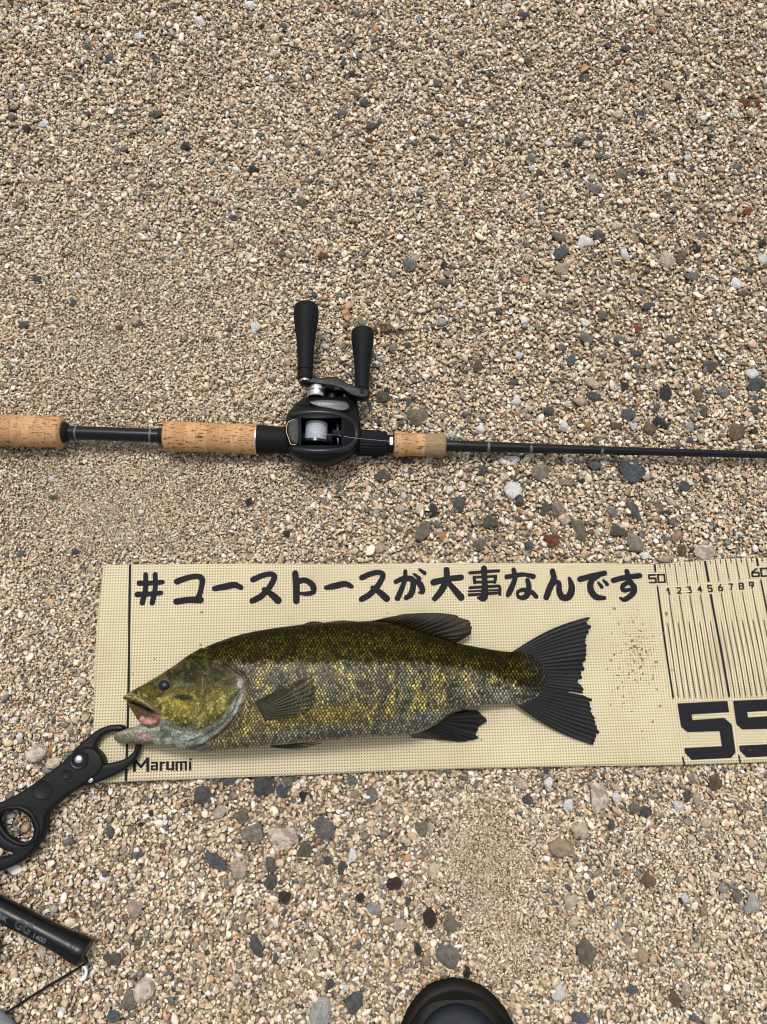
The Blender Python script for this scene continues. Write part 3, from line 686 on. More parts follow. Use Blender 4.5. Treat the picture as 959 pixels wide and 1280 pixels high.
# ruler
def line(x0, y0, x1, y1, w_, name='ruler_line'):
    n = max(1, int(math.hypot(x1 - x0, y1 - y0) / 12)); d = np.array([x1 - x0, y1 - y0]); nn = np.array([-d[1], d[0]]) / np.hypot(*d) * w_ / 2
    a = np.array([x0, y0]); P = []
    for k in range(n):
        p, q = a + d * k / n, a + d * (k + 1) / n; P.append([p + nn, q + nn, q - nn, p - nn])
    return ink_poly(P, name)
line(163.2, 706, 158, 976.5, 3.0)
def xt(k): return 817.5 + 12.85 * k
def xb(k): return 841.4 + 13.8 * k
def rl(k, y):
    y0 = interp(xt(k), MAT_TOP); return xt(k) + (xb(k) - xt(k)) * (y - y0) / (873 - y0 - 0.3 * k)
DIG = {'0': [[(0, 0), (1, 0), (1, 2), (0, 2), (0, 0)]], '1': [[(0, .5), (.55, 0), (.55, 2)], [(.3, .2), (.7, 2)]], '2': [[(0, .1), (1, 0), (1, .9), (0, 1.9), (1, 2)]], '3': [[(0, 0), (1, 0), (.5, .85), (1, 1), (1, 2), (0, 2)]], '4': [[(.9, 0), (0, 1.3), (1.1, 1.3)], [(.8, .7), (.8, 2)]],
       '5': [[(1, 0), (0, 0), (0, .9), (1, .9), (1, 2), (0, 2)]], '6': [[(.8, 0), (0, .9), (0, 2), (1, 2), (1, 1), (0, 1)]], '7': [[(0, 0), (1, 0), (.4, 2)]], '8': [[(0, 0), (1, 0), (1, 2), (0, 2), (0, 0)], [(0, 1), (1, 1)]], '9': [[(1, 1), (0, 1), (0, 0), (1, 0), (1, 1), (.4, 2)]]}
def digits(s_, x, y, wd, ht, sw, gap, shear=0.14):
    P = []
    for k, c_ in enumerate(s_):
        for st in DIG[c_]:
            q = [(x + k * (wd + gap) + p[0] * wd + (p[1] / 2) * ht * shear, y + p[1] / 2 * ht - 0.035 * (k * (wd + gap) + p[0] * wd)) for p in st]
            for a, b in zip(q[:-1], q[1:]): P += stroke([(a[0], a[1], sw), (b[0], b[1], sw)], sw, False)
    return ink_poly(P, 'ruler_number')
for k in range(0, 20):
    y0 = interp(xt(k), MAT_TOP) + 0.6; big = k % 5 == 0; ten = k % 10 == 0; yn = 740 - 0.95 * k if k < 11 else 730
    yb_ = 873 - 0.35 * k
    if ten: line(rl(k, y0), y0, rl(k, y0 + 10), y0 + 10, 2.6); line(rl(k, y0 + 27), y0 + 27, xb(k), yb_, 2.4)
    else:
        line(rl(k, y0), y0, rl(k, yn - 8), yn - 8, 3.0 if big else 1.1)
        line(rl(k, yn + 7), yn + 7, xb(k), yb_, 2.9 if big else 1.15)
        digits(str(k % 10), rl(k, yn) - 2.4, yn - 3.4, 4.6, 7.2, 1.9, 1)
    if k % 10 == 0: digits('50' if k == 0 else '60', rl(k, y0 + 18) - 9.8, y0 + 13.5, 8.2, 9.4, 2.4, 3.2)
    h = k + .5; y0 = interp(xt(h), MAT_TOP) + 0.6
    line(rl(h, y0), y0, rl(h, y0 + 5), y0 + 5, 1.2); line(rl(h, 779 - .5 * k), 779 - .5 * k, xb(h), yb_, 1.15)
FIVE = [(50, 155), (550, 130), (570, 245), (195, 268), (205, 322), (520, 300), (595, 365), (640, 650), (595, 705), (195, 725), (125, 655), (118, 605), (500, 585), (475, 435), (150, 445), (85, 390)]
for k in range(2): ink_poly([[(840 + (p[0] + 555 * k) / 8.06, 860 + (p[1] - 25 * k) / 8.06) for p in FIVE]], 'ruler_numeral')
for k in range(4): line(852.3 + 71 * k, 945.5 - 1.5 * k, 854.6 + 71 * k, 955.6 - 2 * k, 2.2)
#@@PART3
# ------------------------------------------------------------------ bass
TOP = [(150, 872), (156, 870), (162, 866), (175, 859), (192, 849.5), (224, 829), (255, 810), (286, 798), (318, 789.4), (349, 784.4), (386, 780), (430, 777.5), (472, 777.5), (500, 782), (530, 791), (563, 802), (597, 809), (630, 814), (655, 815), (672, 819), (692, 834)]
BOT = [(190, 932), (224, 935.5), (255, 940), (286, 937.5), (330, 933), (370, 929), (405, 927), (440, 923), (463, 921.4), (500, 919.5), (518, 917.5), (533, 912), (547, 905), (563, 893), (588, 885), (613, 880), (640, 880), (660, 883), (675, 879), (692, 862)]
THK = [(150, .007), (160, .010), (175, .0145), (200, .019), (250, .0245), (300, .028), (380, .031), (450, .030), (520, .0245), (570, .018), (620, .0115), (645, .0072), (655, .0056), (675, .0036), (692, .0014)]
def smooth_curve(pts):
    q = np.array(catmull(pts, 8)); return q
TOPC, BOTC, THKC = smooth_curve(TOP), smooth_curve(BOT), smooth_curve(THK)
def fz(t_): return 0.0045 + t_ * 0.90
def loft(stations, n=44, ex=0.86):
    V = []
    for (x, yt, yb, th) in stations:
        zc = fz(th); T_ = G(x, yt, zc); B_ = G(x, yb, zc); mid = (T_ + B_) / 2; hv = (T_ - B_) / 2
        for k in range(n):
            a = 2 * PI * k / n; ca, sa = math.cos(a), math.sin(a)
            p = mid + hv * (math.copysign(abs(ca) ** 0.92, ca)); zz = th * math.copysign(abs(sa) ** ex, sa)
            p = p.copy(); p[2] = max(0.0052, zc + zz); V.append(p)
    fs = grid_faces(n, len(stations), True)
    fs.append(tuple(range(n))[::-1]); fs.append(tuple((len(stations) - 1) * n + k for k in range(n)))
    return V, fs
sts = [(203, 868, 922, .010)]
for x in np.concatenate([[207], np.arange(212, 691, 6.0)]): sts.append((x, np.interp(x, TOPC[:, 0], TOPC[:, 1]), np.interp(x, BOTC[:, 0], BOTC[:, 1]), np.interp(x, THKC[:, 0], THKC[:, 1])))
lip = [(152, 874), (158, 875), (170, 877), (185, 884), (200, 892), (215, 905)]
ups = [(155, 870.5, 873.5, .004)]
for x in np.arange(157, 216, 3.0): ups.append((x, np.interp(x, TOPC[:, 0], TOPC[:, 1]), interp(x, lip), np.interp(x, THKC[:, 0], THKC[:, 1])))
lows = [(143, 920.5, 923.5, .003), (145, 917.5, 926, .0055), (150, 914.5, 928.5, .008), (160, 910.5, 930, .0105), (175, 906, 930.5, .013), (190, 905, 931.5, .015), (205, 900, 934, .018), (222, 896, 935, .020)]
cav = [(160, 874, 878, .003), (166, 877, 889, .004), (173, 880, 900, .005), (182, 884, 910, .006), (194, 888, 914, .007), (208, 890, 914, .009)]
bmf = bmesh.new()
for st, ex in ((sts, .86), (ups, .8), (lows, .8), (cav, .8)):
    V, fs = loft(st, 44, ex); vs = [bmf.verts.new(v) for v in V]
    for f in fs: bmf.faces.new([vs[i] for i in f])
bmesh.ops.recalc_face_normals(bmf, faces=bmf.faces)
me = bpy.data.meshes.new('tmpfish'); bmf.to_mesh(me); bmf.free()
tmp = bpy.data.objects.new('tmpfish', me); COL.objects.link(tmp)
rm = tmp.modifiers.new('r', 'REMESH'); rm.mode = 'VOXEL'; rm.voxel_size = 0.00085
smm = tmp.modifiers.new('s', 'SMOOTH'); smm.iterations = 7; smm.factor = 0.5
dg = bpy.context.evaluated_depsgraph_get()
fme = bpy.data.meshes.new_from_object(tmp.evaluated_get(dg)); bpy.data.objects.remove(tmp); fme.name = 'body'
nv = len(fme.vertices); co = np.empty(nv * 3); fme.vertices.foreach_get('co', co); co = co.reshape(-1, 3)
no = np.empty(nv * 3); fme.vertex_normals.foreach_get('vector', no); no = no.reshape(-1, 3)
q = PX(co); X, Y = q[:, 0], q[:, 1]
# --- relief: gill cover, cheek, jaw bones, gill membranes
OPER = [(276, 826), (291, 836), (303, 846), (307, 856), (305, 872), (298, 889), (287, 905), (272, 919), (254, 929), (236, 934)]
PREO = [(257, 846), (258, 862), (256, 878), (250, 893), (241, 903), (228, 908)]
MAXI = [(160, 869), (172, 871), (186, 880), (199, 890), (203, 897)]
MEMB = [[(300, 868), (292, 888), (278, 905), (258, 918), (238, 925)], [(291, 872), (282, 890), (266, 904), (246, 913)], [(303, 880), (294, 898), (280, 913), (262, 925)], [(300, 862), (286, 884), (272, 898)]]
JAWL = [(204, 906), (222, 912), (240, 920)]
up = smoothstep(-0.1, 0.35, no[:, 2])
d, sd_ = poly_dist(X, Y, OPER)
inside = np.where(sd_ > 0, 1.0, -1.0) * d           # positive inside the cover
disp = 0.0016 * smoothstep(-1.5, 1.5, inside) * (X < 312) * smoothstep(195, 240, X) - 0.0012 * np.exp(-((inside + 2) / 2.2) ** 2)
for ln, dp, wd in [(PREO, .0011, 1.3), (MAXI, .0013, 1.2), (JAWL, .0008, 1.5)] + [(m_, .0010, 1.2) for m_ in MEMB]:
    d2, _ = poly_dist(X, Y, ln); disp -= dp * np.exp(-(d2 / wd) ** 2)
d2, s2 = poly_dist(X, Y, PREO); disp += 0.0007 * np.exp(-((d2 - 5) / 5) ** 2) * (s2 > 0)
de = np.hypot(X - 206, Y - 857); disp += -0.0022 * np.exp(-(de / 7.5) ** 2) + 0.0009 * np.exp(-((de - 11) / 2.6) ** 2)
disp += 0.0006 * (vnoise(X / 9, Y / 7, 11) - .5) * smoothstep(330, 250, X) + 0.0009 * (vnoise(X / 30, Y / 22, 12) - .5)
co = co + no * (disp * up)[:, None]
fme.vertices.foreach_set('co', co.ravel()); fme.update()
# --- pigment; the dark-back edge also paints in a reflection on wet skin
def C(*c): return np.array(c, float)[None, :]
def lay(base, colr, m): return base * (1 - m[:, None]) + np.array(colr, float) * m[:, None]
lineY = interp(X, [(280, 826), (330, 828), (430, 828), (520, 828), (560, 831), (600, 838), (640, 852), (680, 868)]) + 2.5 * (vnoise(X / 5, Y / 6, 5) - .5)
nz = vnoise(X / 11, Y / 14, 6); nz2 = vnoise(X / 3, Y / 3, 7); nz3 = vnoise(X / 25, Y / 9, 8)
bar = smoothstep(.25, .85, .5 + .22 * np.sin(X / 31 * 2 * PI + 1.0 * np.sin(Y / 13) + 5.0 * vnoise(X / 45, Y / 50, 9)) + .6 * (vnoise(X / 8, Y / 13, 21) - .5) + .5 * (vnoise(X / 3.5, Y / 6, 31) - .5))
flank = smoothstep(-3.5, 7.0, Y - lineY + 5 * (vnoise(X / 6, Y / 4, 41) - .5))  # dark back over pale flank: own colour plus painted sky reflection
belly = smoothstep(0, 16, Y - interp(X, [(280, 915), (380, 902), (480, 896), (540, 880), (600, 872), (660, 872)]))
gold = np.exp(-((Y - 893) / 14) ** 2) * smoothstep(300, 330, X) * smoothstep(500, 420, X)
base = np.repeat(C(.0075, .0065, .0020), nv, 0); speck = np.repeat(C(.085, .072, .009), nv, 0) * (.25 + 1.2 * vnoise(X / 14, Y / 12, 22))[:, None]
speck = lay(speck, (.018, .014, .004), smoothstep(30, 5, Y - np.interp(X, TOPC[:, 0], TOPC[:, 1])) * .8)
base = lay(base, (.021, .019, .012), flank); speck = lay(speck, (.24, .215, .13), flank)
speck = lay(speck, (.58, .48, .14), flank * bar * .85); speck = lay(speck, (.50, .50, .42), flank * smoothstep(560, 610, X) * smoothstep(852, 866, Y) * .8); speck = lay(speck, (.085, .085, .075), flank * (1 - bar) * .6)
base = lay(base, (.050, .040, .010), flank * bar * .4)
base = lay(base, (.055, .040, .007), gold * .7); speck = lay(speck, (.34, .25, .045), gold * .7 * (.4 + .8 * nz))
base = lay(base, (.036, .035, .030), belly * .85); speck = lay(speck, (.25, .245, .20), belly * .8)
base = lay(base, (.05, .05, .045), smoothstep(8, 0, np.abs(Y - np.interp(X, BOTC[:, 0], BOTC[:, 1]) + 3)) * .5 * smoothstep(330, 360, X) * nz2)
tailm = smoothstep(640, 674, X + 10 * (nz2 - .5) - 6 * np.cos((Y - 848) / 22) + 9 * (vnoise(X / 12, Y / 2.5, 51) - .5)); base = lay(base, (.009, .009, .008), tailm); speck = lay(speck, (.045, .043, .026), tailm * .85)
shoulder = smoothstep(346, 306, X) * smoothstep(862, 880, Y); base = lay(base, (.05, .040, .010), shoulder * .6); speck = lay(speck, (.30, .27, .10), shoulder * nz * .9)
# head
hd = smoothstep(1.5, -1.0, -inside - 0.0) * (X < 312) * (Y > 700)
hd = np.maximum(hd, smoothstep(285, 255, X) * smoothstep(1000, 999, Y)); hd = np.where((X < 255) | ((sd_ > 0) & (X < 312)), 1.0, np.where(X < 312, smoothstep(3.0, 0, d), 0)) * smoothstep(840 + 0 * X, 828, np.where((X > 255), 840 - (X - 255) * 0, 0) * 0 + 800)
hd = np.where((X > 268) & (Y < 826 - 0), hd * smoothstep(300, 262, X), hd)
hc = np.repeat(C(.014, .0125, .003), nv, 0)
hc = lay(hc, (.065, .052, .008), smoothstep(842, 864, Y) * .8)
hc = lay(hc, (.075, .072, .011), smoothstep(.45, .85, nz2) * .7); hc = lay(hc, (.010, .009, .003), smoothstep(.52, .80, vnoise(X / 5, Y / 4.5, 33)) * .75)
hc = lay(hc, (.24, .195, .035), np.exp(-(((X - 226) / 22) ** 2 + ((Y - 880) / 13) ** 2)) * (.45 + .75 * nz2))
hc = lay(hc, (.20, .17, .042), np.exp(-(((X - 278) / 18) ** 2 + ((Y - 878) / 17) ** 2)) * (.25 + .8 * nz2))
hc = lay(hc, (.32, .27, .085), np.exp(-(((X - 247) / 11) ** 2 + ((Y - 895) / 9) ** 2)) * (.3 + .6 * nz2))
hc = lay(hc, (.030, .022, .006), np.exp(-(((X - 228 - (Y - 870) * .8) / 12) ** 2 + ((Y - 871) / 5.5) ** 2)))
hc = lay(hc, (.16, .16, .10), np.exp(-(((X - 229) / 14) ** 2 + ((Y - 855) / 3.0) ** 2)) * .7)
hc = lay(hc, (.028, .024, .007), np.exp(-(((X - 291) / 9) ** 2 + ((Y - 842) / 6) ** 2)))
low = smoothstep(0, 14, Y - interp(X, [(140, 900), (200, 893), (230, 903), (255, 904), (275, 893), (295, 866), (312, 850)]))
hc = lay(hc, (.13, .14, .12), low * (.55 + .45 * nz)); hc = lay(hc, (.28, .29, .25), low * smoothstep(.5, .9, nz3) * .8)
hc = lay(hc, (.30, .30, .25), np.exp(-(((X - 301) / 5) ** 2 + ((Y - 856) / 8) ** 2)) * .8)
for m_ in MEMB + [PREO]:
    d2, _ = poly_dist(X, Y, m_); hc = lay(hc, (.035, .035, .028), np.exp(-(d2 / 1.2) ** 2) * .8)
hc = lay(hc, (.045, .040, .008), smoothstep(.55, .8, vnoise(X / 4, Y / 5, 34)) * (1 - low) * .55); hc = lay(hc, (.27, .235, .065), smoothstep(.62, .85, vnoise(X / 3, Y / 3, 35)) * (1 - low) * smoothstep(858, 872, Y) * .8); hc = lay(hc, (.05, .055, .045), smoothstep(.58, .85, vnoise(X / 7, Y / 3.5, 36)) * low * .7)
jaw = (X < 200) & (Y > 903)
hc = lay(hc, (.10, .105, .045), np.where(jaw, smoothstep(185, 150, X), 0) * .8)
hc = lay(hc, (.30, .32, .24), np.where(jaw, np.exp(-((Y - 914 + (X - 170) * .12) / 2.6) ** 2), 0) * .6)
hc = lay(hc, (.36, .20, .19), np.exp(-(((X - 181) / 9) ** 2 + ((Y - 921) / 4.5) ** 2)) * .75)
hc = lay(hc, (.012, .009, .003), np.exp(-(((X - 229 - (Y - 871) * 1.2) / 13) ** 2 + ((Y - 872) / 4.0) ** 2) ** 2) * .9); hc = lay(hc, (.016, .013, .004), np.exp(-(((X - 237) / 12) ** 2 + ((Y - 853 + (X - 237) * .12) / 2.6) ** 2)) * .8); hc = lay(hc, (.30, .26, .10), np.exp(-(((X - 206) / 12) ** 2 + ((Y - 873 + (X - 206) * .35) / 2.4) ** 2)) * .7)
CAV = [(158, 873), (172, 875), (186, 882), (200, 891), (202, 899), (197, 909), (186, 912), (176, 906), (170, 895), (163, 883)]
cm = in_poly(X, Y, CAV); dc, _ = poly_dist(X, Y, CAV + [CAV[0]])
cm = np.where(cm, smoothstep(0, 2, dc), 0)
hc = lay(hc, (.05, .032, .013), cm); hc = lay(hc, (.33, .11, .12), cm * np.exp(-(((X - 197) / 5) ** 2 + ((Y - 893) / 7) ** 2)))
hc = lay(hc, (.26, .22, .14), cm * np.exp(-(((X - 190) / 6) ** 2 + ((Y - 903) / 4) ** 2)) * .8)
d2, _ = poly_dist(X, Y, [(157, 873), (165, 885), (173, 896), (178, 904)]); hc = lay(hc, (.055, .050, .010), np.exp(-(d2 / 3.0) ** 4))
d2, _ = poly_dist(X, Y, MAXI); hc = lay(hc, (.25, .22, .11), np.exp(-((d2 - 1.6) / 1.2) ** 2) * .7)
head = np.where(X < 262, 1.0, np.where(sd_ > 0, 1.0, smoothstep(2.5, 0.3, d))); head = np.where(X > 314, 0.0, head)
head = head * np.where(Y < 828, smoothstep(292, 262, X + (828 - Y) * .6), 1.0)
base = base * (1 - head[:, None]) + hc * head[:, None]; speck = speck * (1 - head[:, None]) + hc * 1.15 * head[:, None]
d2, _ = poly_dist(X, Y, OPER); m2 = np.exp(-((inside + 3.0) / 2.2) ** 2) * (X > 240); base = lay(base, (.045, .026, .015), m2 * .6); speck = lay(speck, (.06, .04, .025), m2 * .6)
spec_a = np.maximum(.12 + .88 * flank, head * smoothstep(835, 870, Y))[:, None] * (1 - .7 * tailm)[:, None]  # back kept dull to stand in for dark surroundings mirrored there
for nm, arr in (('skin_col', base), ('speck', speck)):
    a = fme.attributes.new(nm, 'FLOAT_COLOR', 'POINT'); a.data.foreach_set('color', np.concatenate([np.clip(arr, 0.002, .9), spec_a], 1).astype(np.float32).ravel())
a = fme.attributes.new('fuv', 'FLOAT_VECTOR', 'POINT'); a.data.foreach_set('vector', np.stack([X, Y, 1 - head], -1).astype(np.float32).ravel())
fme.polygons.foreach_set('use_smooth', [True] * len(fme.polygons))

t = NT('fish_skin')
fu = t.attr('fuv'); sp = t.n('ShaderNodeSeparateXYZ'); t.l(fu, 'Vector', sp, 0)
jt = t.n('ShaderNodeTexNoise'); jt.inputs['Scale'].default_value = .11; jt.inputs['Detail'].default_value = 2; t.l(fu, 'Vector', jt, 'Vector'); js = t.n('ShaderNodeSeparateColor'); t.l(jt, 'Color', js, 0)
vy = t.math('MULTIPLY', t.math('MULTIPLY_ADD', js.outputs[0], 5.5, sp.outputs[1]), 1 / 3.5); row = t.math('FLOOR', vy)
ux = t.math('ADD', t.math('MULTIPLY', t.math('MULTIPLY_ADD', js.outputs[1], 6.0, t.math('ADD', sp.outputs[0], t.math('MULTIPLY', sp.outputs[1], .10))), 1 / 4.3), t.math('MULTIPLY', t.math('MODULO', row, 2.0), .5))
a_ = t.math('SUBTRACT', t.math('FRACT', ux), .5); b_ = t.math('SUBTRACT', t.math('FRACT', vy), .5)
dd = t.math('SQRT', t.math('ADD', t.math('POWER', t.math('DIVIDE', a_, .36), 2.0), t.math('POWER', t.math('DIVIDE', b_, .62), 2.0)))
mk = t.math('SUBTRACT', 1.0, t.math('SMOOTH_MIN', dd, 1.0, 0.3), clamp=True)
cbx = t.n('ShaderNodeCombineXYZ'); t.t.links.new(t.math('FLOOR', ux), cbx.inputs[0]); t.t.links.new(row, cbx.inputs[1])
wn = t.n('ShaderNodeTexWhiteNoise', noise_dimensions='2D'); t.l(cbx, 0, wn, 'Vector')
mk2 = t.math('MULTIPLY', t.math('MULTIPLY', mk, 2.6, clamp=True), t.math('MULTIPLY_ADD', wn.outputs['Value'], 1.1, .10), clamp=True)
pg = t.attr('skin_col'); sk = t.attr('speck')
hn = t.noise(t.objco(), 700, 3); hn2 = t.noise(t.objco(), 160, 4)
c = t.mix(mk2, pg.outputs['Color'], sk.outputs['Color'])
hnc = t.ramp(hn, [(0, .25), (.40, .55), (.60, 1.45), (1, 2.2)])
c2 = t.mix(1.0, c, hnc, 'MULTIPLY')
t.set(Base_Color=c2, Roughness=t.math('MULTIPLY_ADD', hn2, .35, .20), Specular_IOR_Level=t.math('MULTIPLY', pg.outputs['Alpha'], .19))
t.bump(t.math('ADD', t.math('MULTIPLY', t.math('MULTIPLY', mk, sp.outputs[2]), 1.0), t.math('MULTIPLY', hn2, .8)), .5, .0006)
M_FISH = t.m
fish = thing('bass', (G(430, 860)[0], G(430, 860)[1], 0.004), 'olive and silver smallmouth bass lying on its side on the measuring mat', 'fish')
body = link('body', fme, M_FISH, fish)
bvh = BVHTree.FromPolygons([tuple(v) for v in co], [tuple(p.vertices) for p in fme.polygons])
def on_fish(x, y, lift=0.0):
    d_ = G(x, y, 0.0) - CAM; d_ /= np.linalg.norm(d_)
    h = bvh.ray_cast(Vector(CAM), Vector(d_))
    if h[0] is None: return None
    return np.array(h[0]) + np.array([0, 0, lift])
def fin_mat(name, c0, c1, rough=.4, clear=0.0):
    t = NT(name); at = t.attr('fin'); sp = t.n('ShaderNodeSeparateXYZ'); t.l(at, 'Vector', sp, 0)
    n = t.noise(at.outputs['Vector'], 9, 4); n2 = t.noise(t.objco(), 260, 4)
    r = t.math('MULTIPLY_ADD', t.math('SINE', t.math('ADD', t.math('MULTIPLY', sp.outputs[0], 6.2832), t.math('MULTIPLY', n, 3.0))), .5, .5)
    c = t.mix(t.math('MULTIPLY', r, t.math('MULTIPLY_ADD', n2, .9, .1), clamp=True), c0, c1)
    t.set(Base_Color=c, Roughness=rough, Specular_IOR_Level=.22); t.bump(t.math('ADD', r, t.math('MULTIPLY', n2, .6)), .45, .0006)
    if clear: t.set(Alpha=t.math('SUBTRACT', 1.0, t.math('MULTIPLY', t.math('SUBTRACT', 1.0, r), t.math('MULTIPLY', sp.outputs[1], clear / 6.0)), clamp=True))
    return t.m
M_FIN = fin_mat('fin_dark', (.004, .004, .0045), (.020, .021, .022), .45, .25); M_FINO = fin_mat('fin_olive', (.018, .017, .010), (.066, .062, .036), .5, 1.4); M_FIND = fin_mat('fin_dorsal', (.006, .0052, .003), (.028, .023, .012), .5, .35)
def fin(name, baseline, tips, rays, z, mat_, nu=None, nvv=14, ragged=0.0, cut=(), thick=.0007, bulge=0.0):
    "rays fan out from the base to the free edge; z(u, v, x, y) gives the height"
    nu = nu or rays * 4 + 1
    bl = np.array(catmull(baseline, 10)); tp = np.array(tips, float)
    def along(P, s):
        L_ = np.concatenate([[0], np.cumsum(np.hypot(*(P[1:] - P[:-1]).T))]); L_ /= L_[-1]
        return np.stack([np.interp(s, L_, P[:, 0]), np.interp(s, L_, P[:, 1])], -1)
    V = []; A = []; rr = random.Random(len(name) * 7 + rays); rag = [rr.uniform(1 - ragged * .7, 1 + ragged * .7) for _ in range(rays + 2)]
    for j in range(nvv):
        v_ = j / (nvv - 1)
        for i in range(nu):
            u_ = i / (nu - 1); b = along(bl, u_); e = along(tp, u_)
            k = u_ * rays; f_ = k - math.floor(k); sc = rag[int(k)] * (1 - ragged * .5 * (2 * abs(f_ - .5)) ** 4)
            p = b + (e - b) * v_ * sc
            p = p - np.array([0, bulge * math.sin(PI * min(1, v_)) * (1 - 2 * u_) ** 3])
            zz = z(u_, v_, p[0], p[1]) + .00022 * math.sin(2 * PI * k + 1.5 * math.sin(u_ * 11)) * min(1, 3 * v_ + .2) + .0006 * math.sin(u_ * 23 + 2 * v_) * v_
            V.append(G(p[0], p[1], zz)); A.append((k, v_ * 6, 0))
    n0 = len(V); V += [v + np.array([0, 0, -thick]) for v in V]; A += A
    f1 = [f for f in grid_faces(nu, nvv) if not any((f[0] % nu) / (nu - 1) > c0 and (f[0] % nu) / (nu - 1) < c1 and (f[0] // nu) / (nvv - 1) >= c2 for c0, c1, c2 in cut)]
    fs = f1 + [tuple(a + n0 for a in f[::-1]) for f in f1]
    from collections import Counter
    ec = Counter()
    for f in f1:
        for a, b in zip(f, f[1:] + f[:1]): ec[(min(a, b), max(a, b))] += 1
    for (a, b), c_ in ec.items():
        if c_ == 1: fs.append((a, b, b + n0, a + n0))
    o = mesh(name, V, fs, mat_, fish)
    at = o.data.attributes.new('fin', 'FLOAT_VECTOR', 'POINT'); at.data.foreach_set('vector', np.array(A, float).ravel())
    bm = bmesh.new(); bm.from_mesh(o.data); bmesh.ops.recalc_face_normals(bm, faces=bm.faces); bm.to_mesh(o.data); bm.free()
    return o
fin('tail_fin', [(640, 815), (656, 822), (664, 842), (665, 858), (660, 876), (644, 880)],
    [(733, 771.5), (736.5, 773), (737.6, 789), (734, 802), (732, 818), (730, 833), (727.5, 846), (722, 852), (727, 857), (730.5, 866), (731, 869), (738, 873), (740, 884), (741.5, 891), (745, 899), (747, 913), (744.5, 926), (742, 929.5), (737, 930)],
    30, lambda u, v, x, y: 0.0058 * (1 - v) ** 1.5 + 0.0064 + .0012 * math.sin(u * 7 + 1) * v, M_FIN, nvv=22, ragged=.045, bulge=5.5, cut=((.575, .596, .70),))
fin('dorsal_fin', [(455, 779), (500, 783), (535, 793), (566, 804)], [(480, 772.5), (505, 767.5), (530, 765.5), (548, 766), (568, 768.5), (585, 775), (591.5, 784), (588, 793), (577, 800), (566, 805)],
    16, lambda u, v, x, y: 0.024 - .010 * u + 0.004 * math.sin(v * 2.6), M_FIND, ragged=.03)
fin('anal_fin', [(512, 919), (530, 912), (548, 903), (566, 890)], [(516, 922.5), (551, 924.5), (580, 927.5), (601, 923.5), (596, 918), (600, 909), (609, 902), (605, 895), (597, 888), (576, 887.5)],
    15, lambda u, v, x, y: 0.016 * (1 - v) ** 1.3 + .0062 + .001 * math.sin(u * 9), M_FIN, ragged=.05)
def pz(u, v, x, y):
    p = on_fish(x, y); return (p[2] if p is not None else .02) + .0013 + .0016 * v
fin('pectoral_fin', [(320, 876), (323, 886), (331, 900)], [(342, 864.5), (368, 851), (390.7, 844.8), (393.5, 852), (393, 870), (391, 882), (378, 894), (355, 898.5)], 18, pz, M_FINO, ragged=.015)
fin('pelvic_fin', [(334, 931), (340, 934), (350, 935.5)], [(372, 923.2), (410, 924), (402, 929.5), (378, 936.5)], 9, lambda u, v, x, y: .016 + .003 * (1 - u), M_FINO)
fin('spiny_dorsal_fin', [(372, 783), (400, 781), (430, 780), (462, 781)], [(386, 777.5), (392, 776), (404, 778), (430, 775.5), (450, 777), (478, 774.5)], 9, lambda u, v, x, y: .030 - .003 * u, M_FIND, ragged=.12)
# eye
ep = on_fish(206, 857); n_ = Vector((0.02, 0.12, 1)).normalized()
def disc(name, c, r, h, mat_, parent, nrm=n_, sy_=1.0, rings=7, n=28):
    dq = Vector(nrm).to_track_quat('Z', 'Y'); V = []
    for j in range(rings):
        f = j / (rings - 1); rr = r * math.cos(f * PI / 2); zz = h * math.sin(f * PI / 2)
        for k in range(n): V.append(np.array(c) + np.array(dq @ Vector((rr * math.cos(2 * PI * k / n), rr * sy_ * math.sin(2 * PI * k / n), zz))))
    return mesh(name, V, grid_faces(n, rings, True), mat_, parent)
M_EYE = simple('eye_iris', (.06, .052, .028), .4, nscale=900, spec=.3); M_PUP = simple('eye_pupil', (.003, .0045, .010), .22, spec=.3)
eye = disc('eye', ep + np.array([0, 0, -.0006]), 9.3 * MPP, .0030, M_EYE, fish, sy_=.95)
pu = disc('pupil', ep + np.array([-.0002, .0, .0001]), 7.2 * MPP, .0031, M_PUP, None, sy_=.92); pu.parent = eye;
M_TNG = simple('tongue_flesh', (.36, .15, .155), .35, nscale=500, namp=.45, bump=.7, coat=.2, bdist=.001)
V = []
pth = catmull([(201, 906), (192, 904), (184, 902), (177, 897)], 5)
tube('tongue', [G(p[0], p[1], .0125 + .001 * math.sin(i)) for i, p in enumerate(pth)], [.0066 - .0036 * (i / (len(pth) - 1)) ** 2.5 for i in range(len(pth))], M_TNG, fish, 14)

# ------------------------------------------------------------------ black materials
M_BLK = simple('black_satin', (.005, .0055, .007), .42, nscale=300, namp=.25, spec=.16); M_BLKG = simple('black_gloss', (.003, .0035, .005), .22, spec=.3); M_BLKM = simple('black_rubber', (.006, .0065, .008), .66, nscale=500, namp=.3, bump=.3, spec=.14)
M_BLKS = simple('blue_black_metal', (.010, .012, .016), .32, nscale=400, namp=.2, spec=.35); M_SIL = simple('brushed_silver', (.62, .62, .62), .28, 1.0, nscale=200); M_GOLD = simple('gold_trim', (.45, .33, .19), .4, 1.0); M_RING = simple('grey_thread', (.07, .075, .08), .5)
M_WLINE = simple('wound_line', (.36, .39, .43), .35, nscale=120, namp=.25)
t = NT('cork'); at = t.attr('ax'); mp = t.n('ShaderNodeMapping'); t.l(at, 'Vector', mp, 0); mp.inputs['Scale'].default_value = (150, 700, 700)
n1 = t.noise(mp.outputs[0], 1.0, 4); n2 = t.noise(at.outputs['Vector'], 900, 4); sp = t.n('ShaderNodeSeparateXYZ'); t.l(at, 'Vector', sp, 0)
